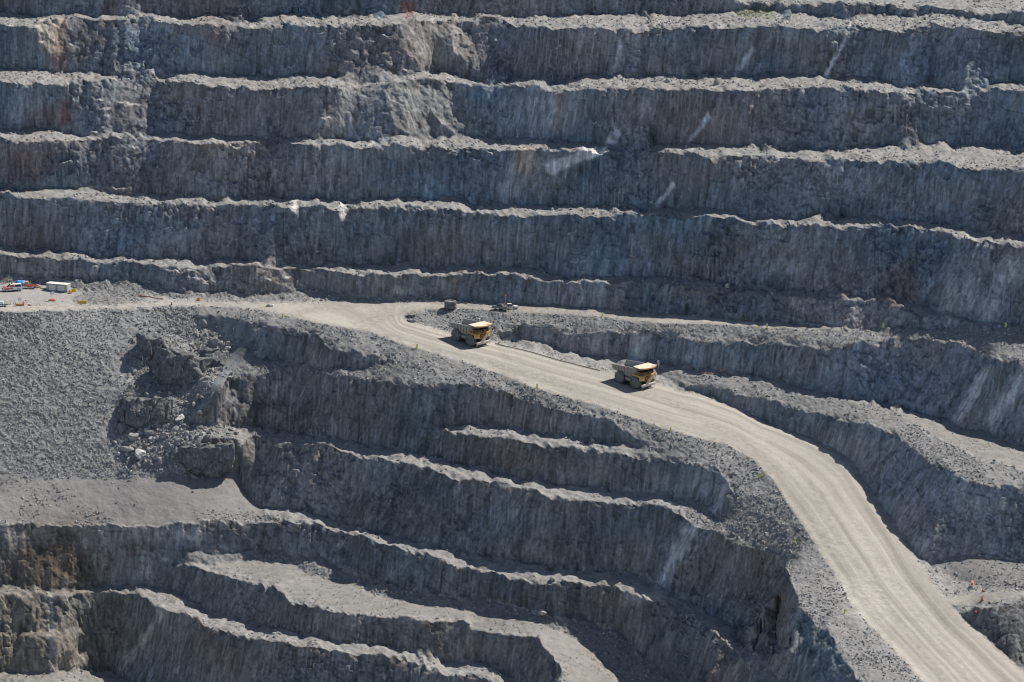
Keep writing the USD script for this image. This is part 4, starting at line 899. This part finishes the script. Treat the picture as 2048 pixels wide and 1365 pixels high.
delineator(1952, 1226, "small orange marker among the rocks below the side road", .6, w=.3)
# concrete and orange barrier by the mound
pr = thing("road_barrier", stand(1944, 1172, -12), "white concrete barrier with an orange plastic top below the earth mound", "barrier")
part(pr, "concrete_block", prism([(-.4, 0), (.4, 0), (.2, .9), (-.2, .9)], -1.3, -.2), m_concrete); part(pr, "concrete_block", prism([(-.4, 0), (.4, 0), (.2, .9), (-.2, .9)], .3, 1.4), m_concrete)
part(pr, "orange_top", prism([(-.3, .905), (.3, .905), (.2, 1.5), (-.2, 1.5)], -1.0, 1.2), m_orange)
# sign post behind the lower truck
pr = thing("sign_post", stand(1316, 735, 0), "narrow white upright sign post behind the lower haul truck", "sign post")
part(pr, "post", box(0, 0, .6, .18, .16, 1.2), m_pale); part(pr, "panel", box(-.02, -.1, 1.95, .55, .07, 1.6), m_white)
for k in range(3): part(pr, "character_bar", box(-.02, -.142, 1.45 + k * .5, .22, .02, .18), m_grey)
# pipes and hoses
def run(name, pts, r, m, label, cat, lift=.25):
    w = np.array([ground_at(x, y) for x, y in pts]) + [0, 0, lift]
    t_ = np.linspace(0, 1, len(w)); q = np.linspace(0, 1, len(w) * 4)
    w = np.c_[[np.interp(q, t_, w[:, k]) for k in range(3)]].T
    ms = [bar(w[k], w[k + 1], r, 8) for k in range(len(w) - 1)] + [trimesh.creation.icosphere(1, r * 1.0).apply_translation(p) for p in w[1:-1]]
    p = usdkit.mesh(stage, numbered("/World", name), join(*ms), m, smooth=40).GetPrim()
    tag(p, label, cat)
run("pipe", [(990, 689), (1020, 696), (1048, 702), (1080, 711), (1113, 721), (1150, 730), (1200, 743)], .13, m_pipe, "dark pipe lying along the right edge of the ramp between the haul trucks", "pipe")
run("pipe", [(297, 595), (312, 598), (327, 600)], .18, m_faded, "long orange pipe lying on the gravel below the rock bank", "pipe")
run("pipe", [(277, 593), (285, 595), (296, 596)], .16, m_rust, "shorter rust coloured pipe left of the long orange pipe", "pipe")
run("pipe", [(1395, 747), (1410, 748), (1425, 748), (1433, 746)], .11, m_faded, "orange hose lying on the bench right of the lower haul truck", "hose")
run("pipe", [(1436, 748), (1437, 745), (1445, 743), (1453, 741)], .13, m_faded, "orange pipe raised at its end on the bench under the striped wall", "pipe", .5)
run("strap", [(311, 806), (309, 818), (306, 830), (303, 845)], .12, m_barrier, "yellow strap hanging down the lower slumped slab in the rockfall", "strap", .3)
run("pipe", [(2008, 1165), (2022, 1172), (2031, 1166), (2033, 1174), (2060, 1178)], .14, m_pipe, "thin dark bent pipe at the foot of the earth mound", "pipe")
# old haul truck tyres used as traffic bollards
def big_tyre(name, M, label):
    t = thing(name, M, label, "old tyre", None)
    tp = [(0.9, -.55), (1.35, -.6), (1.75, -.5), (1.85, -.2), (1.85, .2), (1.75, .5), (1.35, .6), (0.9, .55), (0.9, -.55)]
    m = trimesh.creation.revolve(np.array(tp), sections=32)
    part(t, "tread", m.apply_translation([0, 0, .6]), m_tyre, 40)
    part(t, "dirt_fill", trimesh.creation.cylinder(radius=.98, height=.7, sections=20).apply_translation([0, 0, .6]), m_concrete)
big_tyre("tyre", stand(901, 617, 0, scale=1.08), "lower big tyre of the stack at the tip of the rubble island")
big_tyre("tyre", stand(901, 617, 40, lift=1.18, scale=1.08), "upper big tyre of the stack at the tip of the rubble island")
big_tyre("tyre", stand(824, 632, 0, lift=-.35, scale=.72), "farther old tyre half buried at the inside of the hairpin")
big_tyre("tyre", stand(823, 643, 0, lift=-.3, scale=.80), "nearer old tyre at the inside of the hairpin")
# trailer with a lighting mast at the left border
t = thing("lighting_trailer", stand(5, 613, 0), "grey trailer with a white box and mast cut by the left border", "trailer")
part(t, "chassis", box(.2, 0, .6, 3.0, 1.4, .2), m_dark); part(t, "cabinet", box(-.3, 0, 1.2, 1.3, 1.1, .9), m_white)
part(t, "mast", bar([-1.0, 0, .6], [-1.0, 0, 4.0], .12), m_pale); part(t, "drawbar", beam([1.6, 0, .55], [2.8, 0, .45], .12, .12), m_dark)
part(t, "outrigger", bar([1.0, -.7, .6], [1.3, -1.3, .1], .06), m_dark); part(t, "outrigger", bar([1.0, .7, .6], [1.3, 1.3, .1], .06), m_dark)
car_wheels(t, (.5,), .75, .38)
# two concrete blocks on the service road
for px, lab, m in ((536.5, "dark grey concrete block at the start of the hairpin", m_tray), (544, "white concrete block beside the dark one at the start of the hairpin", m_white)):
    pr = thing("concrete_block", stand(px, 613.5, -5), lab, "concrete block", None)
    part(pr, "block", hull([[x, y, z] for x in (-.55, .55) for y in (-.42, .42) for z in (0, .62)] + [[x, y, .72] for x in (-.47, .47) for y in (-.34, .34)]), m)
    part(pr, "lifting_eye", bar([-.15, 0, .8], [.15, 0, .8], .04), m_rust)

# ------------------------------------------------------------------ boulders one can tell apart
def rock_mat(name, col, k=.25):
    return mat(name, {"tc": ("texture_coordinate", {}), "n": ("noise_texture", {"scale": 1.6, "detail": 6.0, "roughness": .7}), "o": ("object_info", {}),
                      "r": ("rgb_ramp", {"ramp": [(.3, tuple(np.array(col) * .65)), (.7, tuple(np.array(col) * 1.3))]}),
                      "v": ("map_range", {"to_min": 1 - k, "to_max": 1 + k}), "mul": ("mix", {"mix_type": "multiply", "fac": 1.0}),
                      "b": ("bump", {"strength": .5, "distance": .15}), "p": ("principled_bsdf", {"roughness": .95, "specular_ior_level": .12})},
               [("tc.object", "n.vector"), ("n.fac", "r.fac"), ("o.random", "v.value"), ("r.color", "mul.color1"), ("v.result", "mul.color2"), ("mul.color", "p.base_color"), ("n.fac", "b.height"), ("b.normal", "p.normal")])
m_rock = rock_mat("rock_grey", (.262, .26, .256), .45); m_scree = rock_mat("rock_scree", (.315, .312, .306), .42); m_rock_pale = rock_mat("rock_pale", (.44, .435, .425), .25); m_rock_road = rock_mat("rock_dusty", (.32, .31, .295), .35)
def boulder_mesh(sx, sy, sz, seed, cuts=9):
    r = np.random.default_rng(seed)
    m = trimesh.creation.icosphere(3, 1.0); v = m.vertices.copy()
    for _ in range(cuts):
        n = r.normal(size=3); n /= np.linalg.norm(n); d = r.uniform(.5, .85)
        o = v @ n - d; v -= np.maximum(o, 0)[:, None] * n
    v += (meshkit.fbm(v * 2.5 + seed, 3, seed)[:, None] - .5) * v * .35
    m.vertices = v * [sx, sy, sz]; return m
blds = [(280, 912, 17, 13, 12, "pale rounded boulder at the foot of the rockfall", m_rock_pale), (252, 900, 20, 9, 6, "long pale slab lying left of the pale rounded boulder", m_rock_pale),
        (407, 652, 13, 10, 9, "angular grey boulder below the top of the slip plane", m_rock), (244, 862, 10, 9, 14, "dark upright block left of the lower slumped slab", m_rock),
        (268, 876, 14, 9, 11, "dark wedge block just under the lower slumped slab", m_rock), (360, 838, 17, 9, 7, "pale broken slab at the lower end of the slip plane", m_rock_pale),
        (388, 812, 6, 5, 6, "small white boulder caught on the slip plane", m_rock_pale), (428, 686, 14, 8, 10, "grey block on top of the upper slumped slab", m_rock), (402, 706, 11, 8, 9, "grey block leaning at the slip plane beside the upper slab", m_rock),
        (300, 870, 12, 7, 8, "grey block between the lower slumped slab and the pale boulder", m_rock), (330, 874, 11, 7, 8, "grey block above the broken buttress", m_rock),
        (452, 712, 9, 6, 8, "grey boulder near the head of the slip plane", m_rock), (395, 745, 12, 7, 10, "rough block at the right end of the upper slumped slab", m_rock_road),
        (1085, 1226, 17, 9, 7, "big flat block lying on the windrow at the bottom", m_rock_road), (1232, 1276, 6, 5, 5, "single boulder at the lower end of the dusty bench windrow", m_rock_road),
        (171, 581, 7, 4, 5, "rounded boulder on the pad right of the container", m_rock), (916, 605, 5, 3, 2.5, "small white boulder on the far edge of the upper road", m_rock_pale),
        (993, 82, 7, 4, 4, "pale block stuck in the second rock face from the top", m_rock_pale), (1432, 168, 9, 6, 10, "pale rock tower on the rim of the third rock face", m_rock_road),
        (1455, 574, 12, 7, 9, "pale rock knob on the rim of the lowest far rock face", m_rock_road), (1105, 1160, 11, 6, 6, "pale domed rock on the rim behind the dusty bench", m_rock_road),
        (1790, 20, 14, 8, 8, "dark block on the top bench at the upper right", m_rock), (1335, 165, 6, 5, 6, "grey block on the rim of the third rock face right of centre", m_rock), (455, 708, 6, 5, 6, "small block at the head of the slip plane", m_rock_pale)]
for k, (x, y, a, b_, c_, lab, m) in enumerate(blds[:-1]):
    s = np.linalg.norm(ground_at(x, y) - [0, 0, CAM_Z]) / FPX
    Mb = stand(x, y, 25 * (k % 7) - 60, lift=c_ * s * .35)
    pr = usdkit.mesh(stage, numbered("/World", "boulder"), boulder_mesh(a * s, b_ * s, c_ * s, 100 + k), m, smooth=35)
    pr.AddTransformOp().Set(Gf.Matrix4d(*Mb.T.ravel().tolist()))
    tag(pr.GetPrim(), lab, "boulder")

def slumped(px, py, w, d, h, yaw, tilt, roll, seed, label):
    """A great piece of the wall that slid down in one: flat broken faces, rough top."""
    b = trimesh.creation.box([2, 2, 2])
    for _ in range(5): b = b.subdivide()
    v = b.vertices.copy(); r = np.random.default_rng(seed)
    for _ in range(16):
        n = r.normal(size=3) * [1, 1, .8]; n /= np.linalg.norm(n); o = v @ n - r.uniform(.92, 1.2); v -= np.maximum(o, 0)[:, None] * n
    v = v * [w, d, h]; q = v + seed * 3.1
    side = (np.abs(b.vertices[:, 2]) < .98)[:, None]
    step = (lattice(q / [2.4, 2.4, 5.0], seed) > 0) * .7 + lattice(q / [1.3, 1.3, 6.0], seed + 1) * .9 + lattice(q / 1.1, seed + 2) * .8 + lattice(q / .6, seed + 3) * .45 + lattice(q / 3.0, seed + 5) * 1.5
    out = v / np.linalg.norm(v / [w, d, h], axis=1, keepdims=True) / [w, d, h]
    v = v + out / np.maximum(np.linalg.norm(out, axis=1, keepdims=True), 1e-6) * step[:, None] * np.where(side, 1.0, 1.0)
    b.vertices = v
    Rm = trimesh.transformations.euler_matrix(math.radians(tilt), math.radians(roll), math.radians(yaw))
    M = np.eye(4); M[:3, 3] = ground_at(px, py); M = M @ Rm
    pr = usdkit.mesh(stage, numbered("/World", "slumped_block"), b, m_slab, smooth=14)
    pr.AddTransformOp().Set(Gf.Matrix4d(*M.T.ravel().tolist()))
    tag(pr.GetPrim(), label, "rock block")
m_slab = mat("rock_slab", {"tc": ("texture_coordinate", {}), "mp": ("mapping", {"scale": (1.8, 1.8, .25)}), "n": ("noise_texture", {"scale": 1.0, "detail": 6.0, "roughness": .7}), "n2": ("noise_texture", {"scale": .9, "detail": 7.0, "roughness": .75}),
    "v": ("voronoi_texture", {"metric": "manhattan", "scale": .8}), "vb": ("rgb_to_bw", {}), "vm": ("map_range", {"from_min": .1, "from_max": .9, "to_min": .75, "to_max": 1.25}),
    "r": ("rgb_ramp", {"ramp": [(.3, (.09, .093, .097)), (.55, (.17, .173, .177)), (.75, (.30, .30, .30))]}), "mul": ("mix", {"mix_type": "multiply", "fac": 1.0}),
    "b": ("bump", {"strength": .7, "distance": .4}), "p": ("principled_bsdf", {"roughness": .95, "specular_ior_level": .1})},
    [("tc.object", "mp.vector"), ("mp.vector", "n.vector"), ("tc.object", "n2.vector"), ("tc.object", "v.vector"), ("v.color", "vb.color"), ("vb.val", "vm.value"), ("n.fac", "r.fac"), ("r.color", "mul.color1"), ("vm.result", "mul.color2"), ("mul.color", "p.base_color"), ("n2.fac", "b.height"), ("b.normal", "p.normal")])
slumped(360, 742, 8.6, 4.0, 5.2, -14, -6, 9, 21, "largest slumped block high in the rockfall, dark front and rubbly top")
slumped(420, 726, 3.8, 3.0, 4.0, 20, 10, 14, 24, "leaning slumped block between the largest one and the slip plane")
slumped(290, 826, 7.0, 3.6, 4.4, 8, -10, 6, 22, "lower slumped block with the yellow strap over its front")
slumped(410, 922, 8.2, 3.4, 4.6, -6, 0, -2, 23, "squarish slumped block at the foot of the rockfall above the gravel apron")
slumped(306, 690, 3.6, 3.0, 3.6, 30, 10, -10, 26, "small dark block at the upper left end of the rockfall")
slumped(256, 838, 2.6, 2.0, 3.2, -20, 6, 12, 27, "small upright dark block left of the strapped block")

# ------------------------------------------------------------------ loose rock nobody could count
def scatter(name, weight, count, lo, hi, label, seed, mats, power=2.2):
    r = np.random.default_rng(seed)
    e1, e2 = PD[:-1, 1:] - PD[:-1, :-1], PD[1:, :-1] - PD[:-1, :-1]
    area = np.linalg.norm(np.cross(e1, e2), axis=-1)
    inside = ((GX > -30) & (GX < 2080) & (GY > -20) & (GY < 1400))[:-1, :-1]
    p = (area * weight[:-1, :-1] * inside).ravel().astype(float); p /= p.sum()
    idx = r.choice(len(p), count, p=p); i, j = np.divmod(idx, NX - 1)
    f, g = r.random((2, count, 1))
    pos = PD[i, j] + e1[i, j] * f + e2[i, j] * g
    size = lo * (hi / lo) ** (r.random(count) ** power)
    q = r.normal(size=(count, 4)); q /= np.linalg.norm(q, axis=1, keepdims=True)
    pi = UsdGeom.PointInstancer.Define(stage, "/World/" + name)
    targets = []
    for k in range(6):
        pts_ = r.normal(size=(13, 3)); pts_ /= np.linalg.norm(pts_, axis=1, keepdims=True); pts_ *= r.uniform(.75, 1.1, (13, 1))
        hm = hull(pts_ * np.array([1, r.uniform(.6, .95), r.uniform(.45, .8)]))
        mp = usdkit.mesh(stage, f"/World/{name}/rock_{k}", hm, mats[k % len(mats)])
        targets.append(mp.GetPath())
    pi.CreatePrototypesRel().SetTargets(targets)
    pi.CreateProtoIndicesAttr(Vt.IntArray.FromNumpy(r.integers(0, 6, count).astype(np.int32)))
    pi.CreatePositionsAttr(Vt.Vec3fArray.FromNumpy(pos.astype(np.float32)))
    pi.CreateScalesAttr(Vt.Vec3fArray.FromNumpy(np.repeat(size[:, None], 3, 1).astype(np.float32)))
    pi.CreateOrientationsAttr(Vt.QuathArray.FromNumpy(q.astype(np.float16)))
    tag(pi.GetPrim(), label, "loose rock", kind="stuff")
patch = np.clip(n3(P, 9, 9, 71) * 3 + .6, .05, 1)
fine = 1 - .9 * soft(np.abs(GX - (262 - (GY - 640) * .18)) < 26, 6) * (GY > 620) * (GY < 880)
road_clear = 1 - soft((C == ROAD) | (C == PAD), 2)
isl = np.array([i + 1 for i, r in enumerate(R) if "bank" in (r["label"] or "") or "heap" in (r["label"] or "") or "island" in (r["label"] or "")])
scatter("scree_rocks", (C == SCREE) * fine, 38000, .07, .55, "angular loose rocks covering the scree slope", 1, [m_scree, m_scree, m_scree, m_rock, m_scree, m_rock_road], 2.4)
scatter("berm_rocks", ((C == RUBBLE) & ~np.isin(OWN, isl)) * patch, 30000, .07, .65, "angular rocks lying on the rubble berms", 2, [m_rock, m_rock, m_rock_road], 2.6)
scatter("island_rocks", np.isin(OWN, isl) * 1.0, 12000, .09, .55, "pale loose rocks on the rubble banks beside the upper road", 3, [m_rock_road, m_rock, m_rock_pale], 2.4)
scatter("bench_rocks", (C == FLAT) * patch, 24000, .08, .8, "broken rock scattered along the benches", 4, [m_rock_road, m_rock, m_rock_road], 2.8)
scatter("gravel_rocks", (C == GRAVEL) * patch ** 3, 3500, .12, .7, "scattered stones on the gravel slopes", 5, [m_rock, m_rock_road], 3.5)
rockfall = soft((GX > 228) & (GX < 400) & (GY > 830) & (GY < 945), 5) + soft((GX > 380) & (GX < 460) & (GY > 660) & (GY < 740), 5)
rockfall = rockfall + .6 * soft((GX > 240) & (GX < 470) & (GY > 655) & (GY < 950) & (C != FACE) & (C != SLIP), 3)
scatter("rockfall_rocks", rockfall, 2200, .22, 1.6, "coarse broken rock of the rockfall", 6, [m_rock, m_scree, m_rock, m_rock_road], 2.3)
scatter("sand_rocks", (C == SAND) * patch ** 2, 2500, .08, .45, "small stones strewn over the dusty benches", 8, [m_rock, m_rock_road], 2.6)
edge_road = soft(C == ROAD, 2.5) * soft(C != ROAD, 2.5) * (C != ROAD)
scatter("roadside_rocks", edge_road * (C != FACE), 2500, .12, .45, "stones pushed to the edges of the haul road", 7, [m_rock_road, m_rock_pale, m_rock_road], 2.4)
# a tuft of dry grass on the top bench
gm = mat("dry_grass", {"p": ("principled_bsdf", {"base_color": (.19, .20, .07), "roughness": .9})}, [])
r = np.random.default_rng(9); tri = []
for k in range(420):
    b0 = ground_at(r.uniform(1474, 1543), r.uniform(20, 31)); a = r.uniform(0, 6.28); hgt = r.uniform(.25, .8); d = np.array([math.cos(a), math.sin(a), 0]) * .07
    tip = b0 + [r.normal(0, .2), r.normal(0, .2), hgt]
    tri.append([b0 - d, b0 + d, tip])
tri = np.array(tri).reshape(-1, 3)
tag(usdkit.mesh(stage, "/World/grass", (tri, np.arange(len(tri)).reshape(-1, 3)), gm).GetPrim(), "dry greenish grass growing on the edge of the top bench", "grass", kind="stuff")
